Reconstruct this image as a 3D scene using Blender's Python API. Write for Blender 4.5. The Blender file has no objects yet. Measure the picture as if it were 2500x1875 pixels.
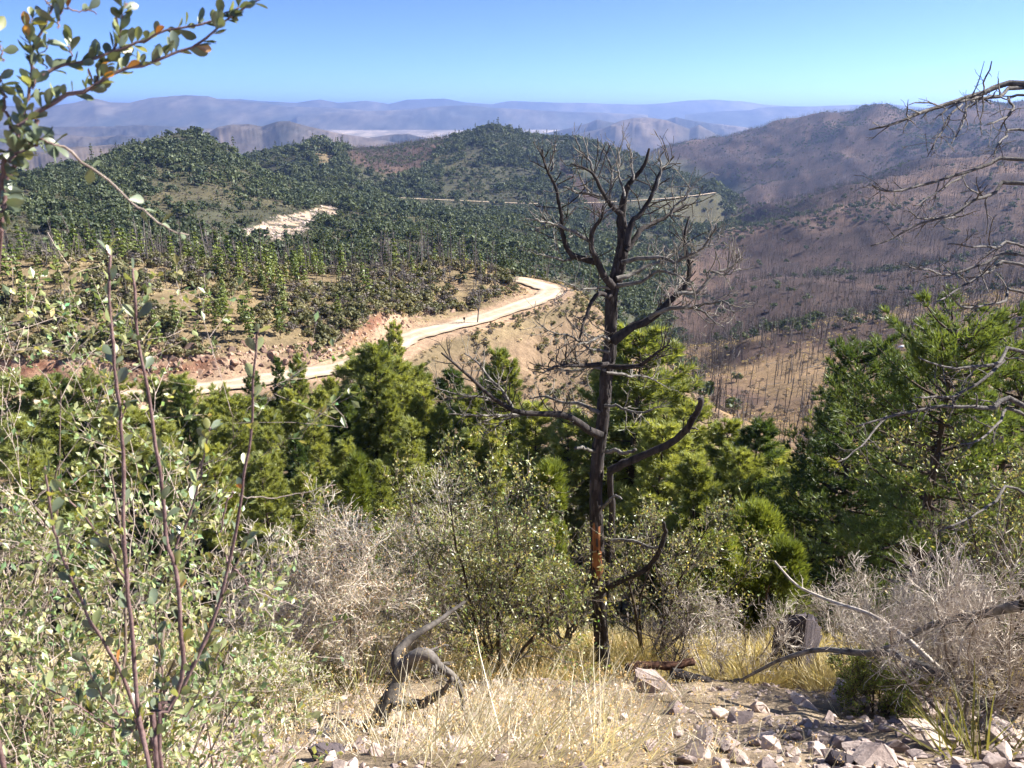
import bpy, math, random
import numpy as np

# ------------------------------------------------------------------ camera, sky, sun, exposure
rng = np.random.default_rng(7)
random.seed(7)
scene = bpy.context.scene
col = scene.collection
R = math.radians
PITCH = R(19.0)
FPX = 1928.0                      # focal length in pixels of the 2500-pixel-wide photograph
CAM = np.array((0.0, 0.0, 0.0))

cam_data = bpy.data.cameras.new('camera')
cam_data.sensor_width = 36.0
cam_data.lens = 36.0 * FPX / 2500.0
cam_data.clip_start = 0.05
cam_data.clip_end = 400000.0
cam_data.dof.use_dof = True
cam_data.dof.focus_distance = 40.0
cam_data.dof.aperture_fstop = 15.0
cam = bpy.data.objects.new('camera', cam_data)
cam.location = (0, 0, 0)
cam.rotation_euler = (math.pi / 2 - PITCH, 0, 0)
col.objects.link(cam)
scene.camera = cam

SUN_EL, SUN_AZ = R(39), R(76)     # azimuth measured from the view direction (+Y) towards +X
world = bpy.data.worlds.new('World')
scene.world = world
world.use_nodes = True
wn = world.node_tree.nodes
wl = world.node_tree.links
bg = wn['Background']
sky = wn.new('ShaderNodeTexSky')
sky.sky_type = 'NISHITA'
sky.sun_disc = False
sky.sun_elevation = SUN_EL
sky.sun_rotation = SUN_AZ
sky.altitude = 1500
sky.air_density = 0.3
sky.dust_density = 0.25
sky.ozone_density = 6.0
bg.inputs['Strength'].default_value = 0.105
wl.new(sky.outputs['Color'], bg.inputs['Color'])

sun_data = bpy.data.lights.new('sun', 'SUN')
sun_data.energy = 5.0
sun_data.angle = R(0.53)
sun_data.color = (1.0, 0.95, 0.86)
sun = bpy.data.objects.new('sun', sun_data)
col.objects.link(sun)
sun.rotation_euler = (math.pi / 2 - SUN_EL, 0, math.pi - SUN_AZ)
sun.location = (60, 50, 80)

vs = scene.view_settings
vs.view_transform = 'Standard'
vs.look = 'None'
vs.exposure = 1.6
vs.gamma = 1.0
vs.use_curve_mapping = False
scene.cycles.use_denoising = True
scene.cycles.use_adaptive_sampling = True
scene.cycles.adaptive_threshold = 0.03
scene.cycles.max_bounces = 6
scene.cycles.diffuse_bounces = 4
scene.cycles.glossy_bounces = 2
scene.cycles.transmission_bounces = 4
scene.cycles.volume_bounces = 0
scene.cycles.transparent_max_bounces = 4
scene.cycles.caustics_reflective = False
scene.cycles.caustics_refractive = False

# ------------------------------------------------------------------ geometry helpers
CP, SP = math.cos(PITCH), math.sin(PITCH)

def ray(u, v):
    """direction through a pixel of the 2500 x 1875 photograph"""
    xc = (u - 1250.0) / FPX
    yc = -(v - 937.5) / FPX
    return np.array((xc, CP + yc * SP, -SP + yc * CP))

def at(u, v, r):
    """the point seen at a pixel, at horizontal distance r metres"""
    d = ray(u, v)
    return d * (r / math.hypot(d[0], d[1]))

def atz(u, v, z):
    d = ray(u, v)
    return d * (z / d[2])

def pix(p):
    p = np.asarray(p, float)
    f = p[..., 1] * CP - p[..., 2] * SP
    yc = p[..., 1] * SP + p[..., 2] * CP
    f = np.where(f < 1e-3, 1e-3, f)
    return 1250 + FPX * p[..., 0] / f, 937.5 - FPX * yc / f

def smooth(a, b, x):
    t = np.clip((x - a) / (b - a), 0, 1)
    return t * t * (3 - 2 * t)

_perm = rng.permutation(4096)
_grad = rng.uniform(-1, 1, 4096)
def vnoise(x, y):
    xi = np.floor(x).astype(np.int64); yi = np.floor(y).astype(np.int64)
    xf = x - xi; yf = y - yi
    xf = xf * xf * xf * (xf * (xf * 6 - 15) + 10); yf = yf * yf * yf * (yf * (yf * 6 - 15) + 10)
    def h(a, b):
        return _grad[_perm[(_perm[a & 4095] + b) & 4095]]
    return ((h(xi, yi) * (1 - xf) + h(xi + 1, yi) * xf) * (1 - yf)
            + (h(xi, yi + 1) * (1 - xf) + h(xi + 1, yi + 1) * xf) * yf)

def fbm(x, y, octaves=5, gain=0.5):
    s = 0.0; a = 1.0; k = 1.0; t = 0.0
    for o in range(octaves):
        s = s + a * vnoise(x * k + 17.3 * o, y * k - 9.1 * o); t += a
        a *= gain; k *= 2.03
    return s / t

def ridged(x, y, octaves=4):
    s = 0.0; a = 1.0; k = 1.0; t = 0.0
    for o in range(octaves):
        s = s + a * (1 - 2 * np.abs(vnoise(x * k + 31.7 * o, y * k + 5.3 * o))); t += a
        a *= 0.5; k *= 2.1
    return s / t

def make_mesh(name, verts, faces, mats=(), smooth_shade=False, mat_index=None, colors=None):
    """verts (n,3); faces: one (m,k) array or a list of such arrays; colors: per-vertex rgb attribute 'tint'"""
    me = bpy.data.meshes.new(name)
    verts = np.ascontiguousarray(verts, dtype=np.float32)
    if not isinstance(faces, (list, tuple)):
        faces = [faces]
    faces = [np.asarray(f, dtype=np.int32) for f in faces if len(f)]
    me.vertices.add(len(verts))
    me.vertices.foreach_set('co', verts.ravel())
    loops = np.concatenate([f.ravel() for f in faces])
    sizes = np.concatenate([np.full(len(f), f.shape[1], np.int32) for f in faces])
    starts = np.concatenate(([0], np.cumsum(sizes)[:-1])).astype(np.int32)
    me.loops.add(len(loops)); me.loops.foreach_set('vertex_index', loops)
    me.polygons.add(len(sizes)); me.polygons.foreach_set('loop_start', starts)
    if mat_index is not None:
        me.polygons.foreach_set('material_index', np.asarray(mat_index, np.int32))
    me.polygons.foreach_set('use_smooth', np.full(len(sizes), bool(smooth_shade)))
    if colors is not None:
        ca = me.color_attributes.new('tint', 'FLOAT_COLOR', 'POINT')
        c4 = np.ones((len(verts), 4), np.float32); c4[:, :3] = colors
        ca.data.foreach_set('color', c4.ravel())
    for m in mats:
        me.materials.append(m)
    me.update(calc_edges=True)
    return me

def link(name, me, parent=None, loc=None):
    o = bpy.data.objects.new(name, me)
    col.objects.link(o)
    if loc is not None:
        o.location = loc
    if parent is not None:
        o.parent = parent
    return o

def tag(o, label, cat, group=None):
    o['label'] = label; o['category'] = cat
    if group:
        o['group'] = group
    return o

def empty(name, loc):
    o = bpy.data.objects.new(name, None)
    o.empty_display_size = 0.2
    o.location = loc
    col.objects.link(o)
    return o

class Geo:
    """collects vertex and face arrays"""
    def __init__(self):
        self.v = []; self.f3 = []; self.f4 = []; self.c = []; self.n = 0
    def add(self, v, f3=None, f4=None, c=None):
        v = np.asarray(v, float)
        self.v.append(v)
        if f3 is not None and len(f3): self.f3.append(np.asarray(f3) + self.n)
        if f4 is not None and len(f4): self.f4.append(np.asarray(f4) + self.n)
        cc = np.ones((len(v), 3)) if c is None else np.broadcast_to(np.asarray(c, float), (len(v), 3))
        self.c.append(cc)
        self.n += len(v)
    def mesh(self, name, mats, smooth_shade=False):
        fs = []
        if self.f3: fs.append(np.concatenate(self.f3))
        if self.f4: fs.append(np.concatenate(self.f4))
        return make_mesh(name, np.concatenate(self.v), fs, mats, smooth_shade, None, np.concatenate(self.c))

def tube(g, pts, rad, sides=5, c=None, wob=0.0, cap=True):
    """tapered tube along a polyline"""
    pts = np.asarray(pts, float); n = len(pts)
    rad = np.broadcast_to(np.asarray(rad, float), (n,)) if np.ndim(rad) else np.full(n, rad)
    t = np.gradient(pts, axis=0)
    t /= np.linalg.norm(t, axis=1)[:, None] + 1e-9
    ref = np.array((0.31, 0.93, 0.2)) if abs(t[0, 2]) > 0.6 else np.array((0.1, 0.2, 0.97))
    a = np.empty_like(t); q = np.cross(t[0], ref)
    for i_ in range(n):                      # carry the frame along the line so that it never twists
        q = q - t[i_] * (q @ t[i_]); q = q / (np.linalg.norm(q) + 1e-9); a[i_] = q
    b = np.cross(t, a)
    th = np.arange(sides) * 2 * math.pi / sides
    rr = rad[:, None] * np.ones(sides)
    if wob:
        rr = rr * (1 + wob * rng.uniform(-1, 1, (n, sides)))
    v = pts[:, None, :] + rr[..., None] * (np.cos(th)[None, :, None] * a[:, None, :] + np.sin(th)[None, :, None] * b[:, None, :])
    v = v.reshape(-1, 3)
    i = np.arange(n - 1)[:, None] * sides; j = np.arange(sides)[None, :]; k = (j + 1) % sides
    f4 = np.stack([i + j, i + k, i + sides + k, i + sides + j], -1).reshape(-1, 4)
    f3 = None
    if cap:
        v = np.vstack([v, pts[-1] + t[-1] * rad[-1] * 0.6])
        e = (n - 1) * sides
        jj = np.arange(sides)
        f3 = np.stack([e + jj, e + (jj + 1) % sides, np.full(sides, n * sides)], -1)
    g.add(v, f3, f4, c)

def spline(pts, n):
    """Catmull-Rom through the given points"""
    p = np.asarray(pts, float)
    if len(p) == 2:
        return p[0] + (p[1] - p[0]) * np.linspace(0, 1, n)[:, None]
    q = np.vstack([2 * p[0] - p[1], p, 2 * p[-1] - p[-2]])
    s = np.linspace(0, len(p) - 1 - 1e-6, n)
    i = s.astype(int); t = (s - i)[:, None]
    a, b, c, d = q[i], q[i + 1], q[i + 2], q[i + 3]
    return 0.5 * (2 * b + (c - a) * t + (2 * a - 5 * b + 4 * c - d) * t ** 2 + (3 * b - a - 3 * c + d) * t ** 3)

# ------------------------------------------------------------------ material helpers
def new_mat(name):
    m = bpy.data.materials.new(name); m.use_nodes = True
    nt = m.node_tree
    return m, nt.nodes, nt.links, nt.nodes['Principled BSDF']

def ramp(nodes, links, fac, stops):
    r = nodes.new('ShaderNodeValToRGB')
    e = r.color_ramp.elements
    e[0].position, e[0].color = stops[0][0], (*stops[0][1], 1)
    e[1].position, e[1].color = stops[-1][0], (*stops[-1][1], 1)
    for p, c in stops[1:-1]:
        x = e.new(p); x.color = (*c, 1)
    links.new(fac, r.inputs['Fac'])
    return r.outputs['Color']

def noise_node(nodes, links, scale, detail=6, rough=0.6, vec=None):
    n = nodes.new('ShaderNodeTexNoise')
    n.inputs['Scale'].default_value = scale
    n.inputs['Detail'].default_value = detail
    n.inputs['Roughness'].default_value = rough
    if vec is not None:
        links.new(vec, n.inputs['Vector'])
    return n.outputs['Fac']

def mixc(nodes, links, a, b, fac, mode='MIX'):
    m = nodes.new('ShaderNodeMix'); m.data_type = 'RGBA'; m.blend_type = mode
    if hasattr(fac, 'links') or hasattr(fac, 'is_linked'):
        links.new(fac, m.inputs[0])
    else:
        m.inputs[0].default_value = fac
    for s, x in ((m.inputs[6], a), (m.inputs[7], b)):
        if hasattr(x, 'is_linked'):
            links.new(x, s)
        else:
            s.default_value = (*x, 1)
    return m.outputs[2]

def tint_attr(nodes):
    a = nodes.new('ShaderNodeAttribute'); a.attribute_name = 'tint'
    return a.outputs['Color']

def bump(nodes, links, height, strength, dist, bsdf):
    b = nodes.new('ShaderNodeBump')
    b.inputs['Strength'].default_value = strength
    b.inputs['Distance'].default_value = dist
    links.new(height, b.inputs['Height'])
    links.new(b.outputs['Normal'], bsdf.inputs['Normal'])

def bark_mat(name, dark, light, scale=14, rough=0.9, stretch=(1, 1, 0.25), bstr=0.6):
    m, n, l, p = new_mat(name)
    tc = n.new('ShaderNodeTexCoord')
    mp = n.new('ShaderNodeMapping'); mp.inputs['Scale'].default_value = stretch
    l.new(tc.outputs['Object'], mp.inputs['Vector'])
    f = noise_node(n, l, scale, 8, 0.65, mp.outputs['Vector'])
    c = ramp(n, l, f, [(0.32, dark), (0.68, light)])
    c = mixc(n, l, c, tint_attr(n), 1.0, 'MULTIPLY')
    l.new(c, p.inputs['Base Color'])
    p.inputs['Roughness'].default_value = rough
    p.inputs['Specular IOR Level'].default_value = 0.25
    bump(n, l, f, bstr, 0.02, p)
    return m

def leaf_mat(name, c_dark, c_light, trans=0.35, rough=0.55, gloss=0.06, scale=3.0):
    """two-sided leaf: diffuse, light shining through it, and a little sheen; varies per leaf, tree and place"""
    m = bpy.data.materials.new(name); m.use_nodes = True
    n, l = m.node_tree.nodes, m.node_tree.links
    n.clear()
    out = n.new('ShaderNodeOutputMaterial')
    oi = n.new('ShaderNodeObjectInfo')
    geo = n.new('ShaderNodeNewGeometry')
    f = noise_node(n, l, scale, 3, 0.6, geo.outputs['Position'])
    ad = n.new('ShaderNodeMath'); ad.operation = 'MULTIPLY_ADD'
    l.new(oi.outputs['Random'], ad.inputs[0]); ad.inputs[1].default_value = 0.34; l.new(f, ad.inputs[2])
    c = ramp(n, l, ad.outputs[0], [(0.42, c_dark), (0.9, c_light)])
    c = mixc(n, l, c, tint_attr(n), 1.0, 'MULTIPLY')
    d = n.new('ShaderNodeBsdfDiffuse'); t = n.new('ShaderNodeBsdfTranslucent'); g = n.new('ShaderNodeBsdfGlossy')
    g.inputs['Roughness'].default_value = rough
    l.new(c, d.inputs['Color']); 
    ct = mixc(n, l, c, (1.25, 1.15, 0.45), 0.9, 'MULTIPLY')
    l.new(ct, t.inputs['Color'])
    m1 = n.new('ShaderNodeMixShader'); m1.inputs[0].default_value = trans
    m2 = n.new('ShaderNodeMixShader'); m2.inputs[0].default_value = gloss
    l.new(d.outputs[0], m1.inputs[1]); l.new(t.outputs[0], m1.inputs[2])
    l.new(m1.outputs[0], m2.inputs[1]); l.new(g.outputs[0], m2.inputs[2])
    l.new(m2.outputs[0], out.inputs['Surface'])
    return m

# ------------------------------------------------------------------ the land
# ridge, valley and slope lines: (pixel u, pixel v, metres) in a 2212-pixel-wide view of the photograph
K = 2500.0 / 2212.0
LINES = [
 # the spur of hill above the road, and the slope that falls away from its nose
 [(-400,560,165),(0,565,158),(200,568,154),(500,585,153),(700,605,156),(850,592,162),(950,578,167),(1050,592,169),(1130,612,169),(1205,648,165),(1300,690,160),(1400,770,150),(1480,840,145),(1560,930,140)],
 [(-400,775,126),(0,772,123),(300,768,121),(500,755,121),(700,725,126),(800,692,132),(900,670,143),(1000,645,155),(1080,624,163)],
 [(-400,650,144),(0,652,139),(300,654,136),(600,656,138),(850,630,149)],
 # behind the spur, hidden
 [(-400,610,205),(0,610,200),(300,612,200),(600,640,205),(850,650,215),(1050,650,225),(1180,690,225),(1300,750,220),(1420,830,215)],
 [(-400,540,270),(0,545,270),(300,550,280),(600,560,290),(800,560,300),(1000,560,320),(1150,585,350),(1250,620,380),(1350,680,380),(1450,760,330)],
 [(-400,380,430),(0,450,420),(300,480,420),(600,500,460),(800,490,520),(1000,500,560),(1200,520,600),(1350,560,620),(1450,620,560)],
 # left hill
 [(-400,375,600),(0,398,620),(130,378,680),(230,358,720),(280,330,740),(330,300,760),(390,290,780),(440,298,780),(500,336,790),(560,375,790),(620,400,780),(700,420,780)],
 [(-400,420,900),(0,420,900),(230,400,1000),(390,380,950),(500,400,930),(600,410,900)],
 # second hill
 [(480,362,1150),(560,342,1150),(640,322,1150),(700,312,1120),(760,332,1120),(830,356,1150)],
 [(700,380,900),(780,400,870)],
 [(520,380,1500),(640,360,1500),(720,355,1500)],
 # green ridge
 [(770,325,1450),(850,314,1400),(900,306,1380),(1000,294,1330),(1060,282,1300),(1120,298,1300),(1180,311,1320),(1260,304,1350),(1300,315,1350),(1400,355,1300),(1480,390,1200),(1545,412,1100)],
 [(800,427,900),(900,430,920),(1000,435,930),(1150,441,940),(1250,440,960),(1400,430,1000)],
 [(770,345,1900),(1000,330,1800),(1180,335,1800),(1300,345,1800),(1400,380,1700),(1500,430,1500)],
 # valley line
 [(1570,500,880),(1500,560,740)],
 # burned slopes on the right
 [(1607,900,200),(1750,880,205),(2000,860,215),(2212,840,220),(2700,800,230)],
 [(1530,790,310),(1607,741,310),(1767,701,340),(1967,665,370),(2212,620,400),(2700,560,430)],
 [(1500,745,420),(1607,722,400),(1767,690,430),(1967,654,450),(2212,610,480),(2700,550,520)],
 [(1500,650,560),(1600,603,560),(1687,593,560),(1800,588,580),(1900,580,600),(2100,555,640),(2212,530,660),(2700,480,700)],
 [(1500,640,650),(1600,598,650),(1750,588,670),(1900,578,690),(2100,550,730),(2212,525,750),(2700,470,800)],
 [(1600,530,820),(1700,500,840),(1900,460,870),(2212,410,920),(2700,350,970)],
 [(1540,530,960),(1575,484,1050),(1700,430,1100),(1807,393,1150),(1928,373,1200),(2100,335,1250),(2212,310,1280),(2700,250,1300)],
 [(1600,490,1300),(1700,450,1400),(1807,414,1450),(1928,388,1500),(2100,343,1550),(2212,318,1550),(2700,260,1550)],
 [(1500,440,1750),(1600,400,1750),(1700,370,1780),(1800,340,1800),(2000,310,1800),(2212,280,1800),(2700,235,1800)],
 [(1380,345,2500),(1430,322,2450),(1550,297,2350),(1700,264,2250),(1780,252,2200),(1840,248,2150),(1870,233,2120),(1900,221,2100),(1930,231,2100),(1960,244,2100),(2000,248,2100),(2050,235,2100),(2100,206,2100),(2150,233,2100),(2212,226,2050),(2700,200,2000)],
 [(1380,370,3000),(1550,330,3000),(1800,300,2900),(2000,290,2800),(2212,270,2800),(2700,250,2800)],
]
ctrl = []
for L in LINES:
    for (a, b) in zip(L[:-1], L[1:]):
        n = max(1, int(abs(b[0] - a[0]) / 70))
        for i in range(n):
            t = i / n
            ctrl.append(at(*( (np.array(a[:2]) * (1 - t) + np.array(b[:2]) * t) * K), a[2] * (1 - t) + b[2] * t))
    ctrl.append(at(L[-1][0] * K, L[-1][1] * K, L[-1][2]))
ctrl = [np.asarray(c) for c in ctrl]

# the near slope, straight down from where the camera stands
PROF_Y = [-40, -12, -1.0, 0.0, 1.0, 5.3, 8.0, 9.6, 11.0, 12.5, 15, 17, 22, 30, 45, 60, 70, 85, 97]
PROF_Z = [2.0, -1.0, -1.6, -1.65, -2.3, -5.3, -7.25, -8.3, -9.15, -10.4, -11.4, -12.8, -17.5, -23.0, -30.0, -34.0, -37.5, -42.5, -43]
def near_z(x, y):
    return np.interp(y, PROF_Y, PROF_Z)
for az in np.arange(-60, 61, 6):
    for r in (14, 20, 28, 40, 55, 70):
        x, y = r * math.sin(R(az)), r * math.cos(R(az))
        yy = r * (0.55 + 0.45 * math.cos(R(az)))
        z = np.interp(yy, PROF_Y, PROF_Z)
        if r >= 40: z -= max(0.0, az) * 0.06 * (r / 70)
        ctrl.append(np.array((x, y, z)))
for (u, r, z) in ((-400, 98, -42.5), (0, 94, -43), (300, 91, -43.5), (500, 90, -43.5), (-400, 113, -38.5), (0, 108, -38.5), (300, 104, -38.5), (500, 104, -38.5), (700, 107, -38.5), (850, 117, -39), (1000, 131, -39), (1100, 143, -39), (700, 92, -44), (850, 97, -46), (1000, 105, -48), (1150, 112, -50),
                  (1300, 112, -51), (1450, 112, -52), (1600, 110, -53), (1800, 110, -54), (2000, 110, -54), (2212, 110, -54), (2700, 110, -54),
                  (1700, 145, -64), (1850, 145, -65), (2050, 145, -65), (2212, 145, -65), (2700, 145, -65)):
    d = ray(u * K, 829 * K); h = math.hypot(d[0], d[1])
    ctrl.append(np.array((d[0] / h * r, d[1] / h * r, z)))
for az in np.arange(-60, 61, 8):
    for r in (4200, 7000):
        ctrl.append(np.array((r * math.sin(R(az)), r * math.cos(R(az)), -318.0 if r > 5000 else -300.0)))
    if az < 10:
        ctrl.append(np.array((2600 * math.sin(R(az)), 2600 * math.cos(R(az)), -210.0)))
ctrl = np.array(ctrl)
c_r = np.hypot(ctrl[:, 0], ctrl[:, 1])
c_q = np.stack([np.arctan2(ctrl[:, 0], ctrl[:, 1]) * 2.2, np.log(c_r)], 1)
c_val = ctrl[:, 2] / c_r
def _phi(d2):
    return np.sqrt(d2 + 0.0016)
A = _phi(((c_q[:, None, :] - c_q[None, :, :]) ** 2).sum(-1))
n_c = len(c_q)
Pm = np.hstack([np.ones((n_c, 1)), c_q])
M = np.block([[A + np.eye(n_c) * -1e-4, Pm], [Pm.T, np.zeros((3, 3))]])
wsol = np.linalg.solve(M, np.concatenate([c_val, np.zeros(3)]))

def base_z(x, y):
    """smooth shape of the land through its ridge and valley lines"""
    sh = x.shape; x = x.ravel(); y = y.ravel()
    r = np.hypot(x, y) + 1e-6
    az = np.clip(np.arctan2(x, y), -R(62), R(62)) * 2.2
    lr = np.clip(np.log(r), math.log(12), math.log(7000))
    out = np.empty_like(x)
    for s in range(0, len(x), 20000):
        e = slice(s, s + 20000)
        q = (az[e, None] - c_q[None, :, 0]) ** 2 + (lr[e, None] - c_q[None, :, 1]) ** 2
        out[e] = _phi(q.astype(np.float32)) @ wsol[:n_c] + wsol[n_c] + wsol[n_c + 1] * az[e] + wsol[n_c + 2] * lr[e]
    z = out * np.exp(lr)
    nz = near_z(x, y)
    w = smooth(13, 24, r)
    return (nz * (1 - w) + z * w).reshape(sh)

# roads, as world polylines (the near dirt road round the nose of the spur; the far road across the green ridge)
ROAD_PX = [(-300,905),(0,878),(200,862),(330,850),(430,838),(520,825),(600,812),(660,803),(740,792),(800,770),(850,746),(880,728),(920,715),(1000,697),(1060,680),(1130,657),(1172,642),(1192,630),(1188,620),(1165,616)]
road_pts = np.array([atz(u * K, v * K, -36.0) for u, v in ROAD_PX])
d_end = road_pts[-1] + np.array((-4, 9, -0.3)); road_pts = np.vstack([road_pts, d_end, d_end + np.array((-12, 18, -2.5))])
road_pts = spline(road_pts, 260)
for _ in range(2):
    road_pts[6:-6] = np.stack([np.convolve(road_pts[:, c_], np.ones(13) / 13, 'valid') for c_ in range(3)], 1)
FAR_PX = [(640,428,860),(740,424,880),(820,427,900),(900,430,915),(1000,435,925),(1080,439,935),(1150,441,945),(1230,441,960),(1330,437,980),(1420,431,1010),(1500,424,1050),(1545,416,1085)]

def dist_to(poly, x, y):
    d = np.full(x.shape, 1e9); zz = np.zeros(x.shape)
    for a, b in zip(poly[:-1], poly[1:]):
        ab = b[:2] - a[:2]; L2 = ab @ ab + 1e-9
        t = np.clip(((x - a[0]) * ab[0] + (y - a[1]) * ab[1]) / L2, 0, 1)
        q = np.hypot(x - a[0] - t * ab[0], y - a[1] - t * ab[1])
        m = q < d
        d = np.where(m, q, d); zz = np.where(m, a[2] + t * (b[2] - a[2]), zz)
    return d, zz

def terrain_z(x, y, carve=True):
    r = np.hypot(x, y)
    z = base_z(x, y)
    amp = smooth(60, 400, r)
    # gullies and bumps of the slopes
    z = z + amp * ((7.0 + 17.0 * smooth(0.14, 0.26, np.arctan2(x, y))) * smooth(300, 1200, r) * (ridged(x / 210.0, y / 210.0, 4) - 0.4) + 3.0 * fbm(x / 60.0, y / 60.0, 4))
    z = z + smooth(14, 40, r) * (1 - smooth(90, 200, r)) * 0.9 * fbm(x / 14.0, y / 14.0, 4)
    z = z + smooth(100, 130, r) * 0.9 * fbm(x / 11.0, y / 11.0, 3) * (1 - smooth(300, 700, r))
    z = z + (1 - smooth(14, 40, r)) * smooth(2, 5, r) * (0.22 * fbm(x / 1.7, y / 1.7, 4) + 0.05 * fbm(x / 0.35, y / 0.35, 3))
    if carve:
        near = (r > 85) & (r < 260)
        if near.any():
            xn, yn = x[near], y[near]
            d, zr = dist_to(road_pts[::3], xn, yn)
            zt = z[near]
            # a shelf 5 m to either side of the centre line, then a ragged cut face uphill and a fill slope downhill
            rag = 1.2 * fbm(xn / 3.0, yn / 3.0, 4) + 1.4 * fbm(xn / 9.0, yn / 9.0, 3)
            cut = smooth(3.7, 6.9 + rag, d)
            fill = smooth(3.5, 14, d)
            up = zt > zr
            w = np.where(up, cut, fill)
            zb = zr - 0.35
            z = z.copy()
            z[near] = zb * (1 - w) + zt * w
        mid = (r > 780) & (r < 1200)
        if mid.any():
            d, zr = dist_to(far_pts, x[mid], y[mid])
            w = smooth(4, 16, d)
            z[mid] = (zr - 0.3) * (1 - w) + z[mid] * w
    return z

fp = []
for (u, v, r) in FAR_PX:
    p = at(u * K, v * K, r); fp.append(p)
far_pts = spline(np.array(fp), 40)
far_pts[:, 2] = np.convolve(np.pad(far_pts[:, 2], 4, 'edge'), np.ones(9) / 9, 'valid')

az_in = np.arange(-43, 43.01, 0.18)
az_l = -43 - np.cumsum(np.linspace(0.3, 6, 43)); az_l = az_l[az_l > -180]
az_g = np.radians(np.concatenate([az_l[::-1], az_in, -az_l]))
rr_g = np.exp(np.concatenate([np.arange(math.log(0.7), math.log(12), 0.022), np.arange(math.log(12), math.log(90), 0.02),
                              np.arange(math.log(90), math.log(200), 0.0085), np.arange(math.log(200), math.log(7000), 0.013)]))
AZ, RR = np.meshgrid(az_g, rr_g)
TX, TY = RR * np.sin(AZ), RR * np.cos(AZ)
TZ = terrain_z(TX, TY)

LRG = np.log(rr_g)
def ground_z(x, y):
    """height of the finished land mesh (bilinear)"""
    x = np.asarray(x, float); y = np.asarray(y, float)
    r = np.hypot(x, y); a = np.arctan2(x, y)
    i = np.clip(np.searchsorted(rr_g, r) - 1, 0, len(rr_g) - 2)
    j = np.clip(np.searchsorted(az_g, a) - 1, 0, len(az_g) - 2)
    t = np.clip((r - rr_g[i]) / (rr_g[i + 1] - rr_g[i]), 0, 1); s = np.clip((a - az_g[j]) / (az_g[j + 1] - az_g[j]), 0, 1)
    return (TZ[i, j] * (1 - t) * (1 - s) + TZ[i + 1, j] * t * (1 - s) + TZ[i, j + 1] * (1 - t) * s + TZ[i + 1, j + 1] * t * s)

# which parts of the land the camera's place can see (used to put plants only where they show)
ELEV = TZ / RR
run = np.maximum.accumulate(ELEV, axis=0)
def visible(x, y, h=0.0):
    r = np.hypot(x, y); a = np.arctan2(x, y)
    i = np.clip(np.searchsorted(rr_g, r) - 1, 0, len(rr_g) - 2)
    j = np.clip(np.searchsorted(az_g, a) - 1, 0, len(az_g) - 2)
    return (ground_z(x, y) + h) / r > run[i, j] - 0.0015

def in_poly(u, v, poly):
    c = np.zeros(u.shape, bool)
    n = len(poly)
    for i in range(n):
        (x1, y1), (x2, y2) = poly[i], poly[(i + 1) % n]
        m = ((y1 > v) != (y2 > v)) & (u < (x2 - x1) * (v - y1) / (y2 - y1 + 1e-9) + x1)
        c ^= m
    return c

# land cover: 0 near slope, 1 tan scrub, 2 green forest, 3 burned slope, 4 desert
def cover(x, y, z):
    """returns weights (tan scrub, forest, burned, desert, bare pale rock) of the land at a point"""
    p = np.stack([x, y, z], -1)
    u, v = pix(p); u = u / K + 16 * fbm(x / 35.0, y / 35.0, 3); v = v / K + 7 * fbm(x / 35.0 + 40, y / 35.0, 3)
    r = np.hypot(x, y)
    desert = smooth(2700, 3300, r)
    right_line = np.interp(v, [230, 330, 400, 480, 560, 640, 740, 1000], [1380, 1420, 1600, 1580, 1500, 1430, 1450, 1450])
    burned = smooth(-30, 30, u - right_line + 40 * fbm(x / 90.0, y / 90.0, 3)) * np.where(u > 1400, smooth(125, 160, r), smooth(170, 210, r))
    # burned patches on the green ridge
    burned = np.maximum(burned, ((r > 950) & in_poly(u, v, [(740, 330), (880, 295), (1000, 283), (930, 330), (920, 370), (840, 380), (770, 360)])).astype(float))
    burned = np.maximum(burned, ((r > 800) & in_poly(u, v, [(1190, 330), (1240, 380), (1310, 440), (1330, 520), (1260, 520), (1270, 440), (1215, 370)])).astype(float))
    tan = (1 - smooth(165, 215, r)) + ((r > 600) & in_poly(u, v, [(660, 318), (700, 312), (720, 350), (700, 360)])) * 0.8
    tan = np.clip(tan, 0, 1) * (1 - burned)
    rock = in_poly(u, v, [(515, 515), (530, 490), (590, 470), (650, 460), (695, 443), (732, 448), (715, 470), (660, 492), (640, 515), (560, 525)]).astype(float) * (r > 380) * (r < 620)
    forest = np.clip(1 - burned - tan - desert, 0, 1)
    return tan, forest, burned * (1 - desert), desert, rock, u, v, r

wt, wf, wb, wd, wr, tu, tv, tr = cover(TX, TY, TZ)
C_TAN, C_FOR, C_BUR, C_DES = (0.205, 0.16, 0.10), (0.066, 0.068, 0.046), (0.072, 0.050, 0.044), (0.33, 0.25, 0.18)
n1 = fbm(TX / 25.0, TY / 25.0, 4)[..., None]; n2 = fbm(TX / 120.0 + 50, TY / 120.0, 4)[..., None]
tcol = (wt[..., None] * np.array(C_TAN) * (1 + 0.35 * n1) + wf[..., None] * (np.array(C_FOR) * (1 + 0.5 * n1)
        + np.array((0.06, 0.045, 0.025)) * np.clip(n2 * 1.5, 0, 1))
        + wb[..., None] * (np.array(C_BUR) * (1 + 0.5 * n1) + np.array((0.08, 0.052, 0.036)) * np.clip(n2 * 2, 0, 1))
        + wd[..., None] * np.array(C_DES) * (1 + 0.3 * n2))
lowb = (wb * (1 - smooth(260, 420, tr)) * smooth(-0.3, 0.3, fbm(TX / 18.0, TY / 40.0, 3)))[..., None]
tcol = tcol * (1 - 0.7 * lowb) + 0.7 * lowb * np.array((0.32, 0.225, 0.13))
wr3 = (wr * smooth(-0.1, 0.15, fbm(TX / 7.0, TY / 7.0, 4)))[..., None]
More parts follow.
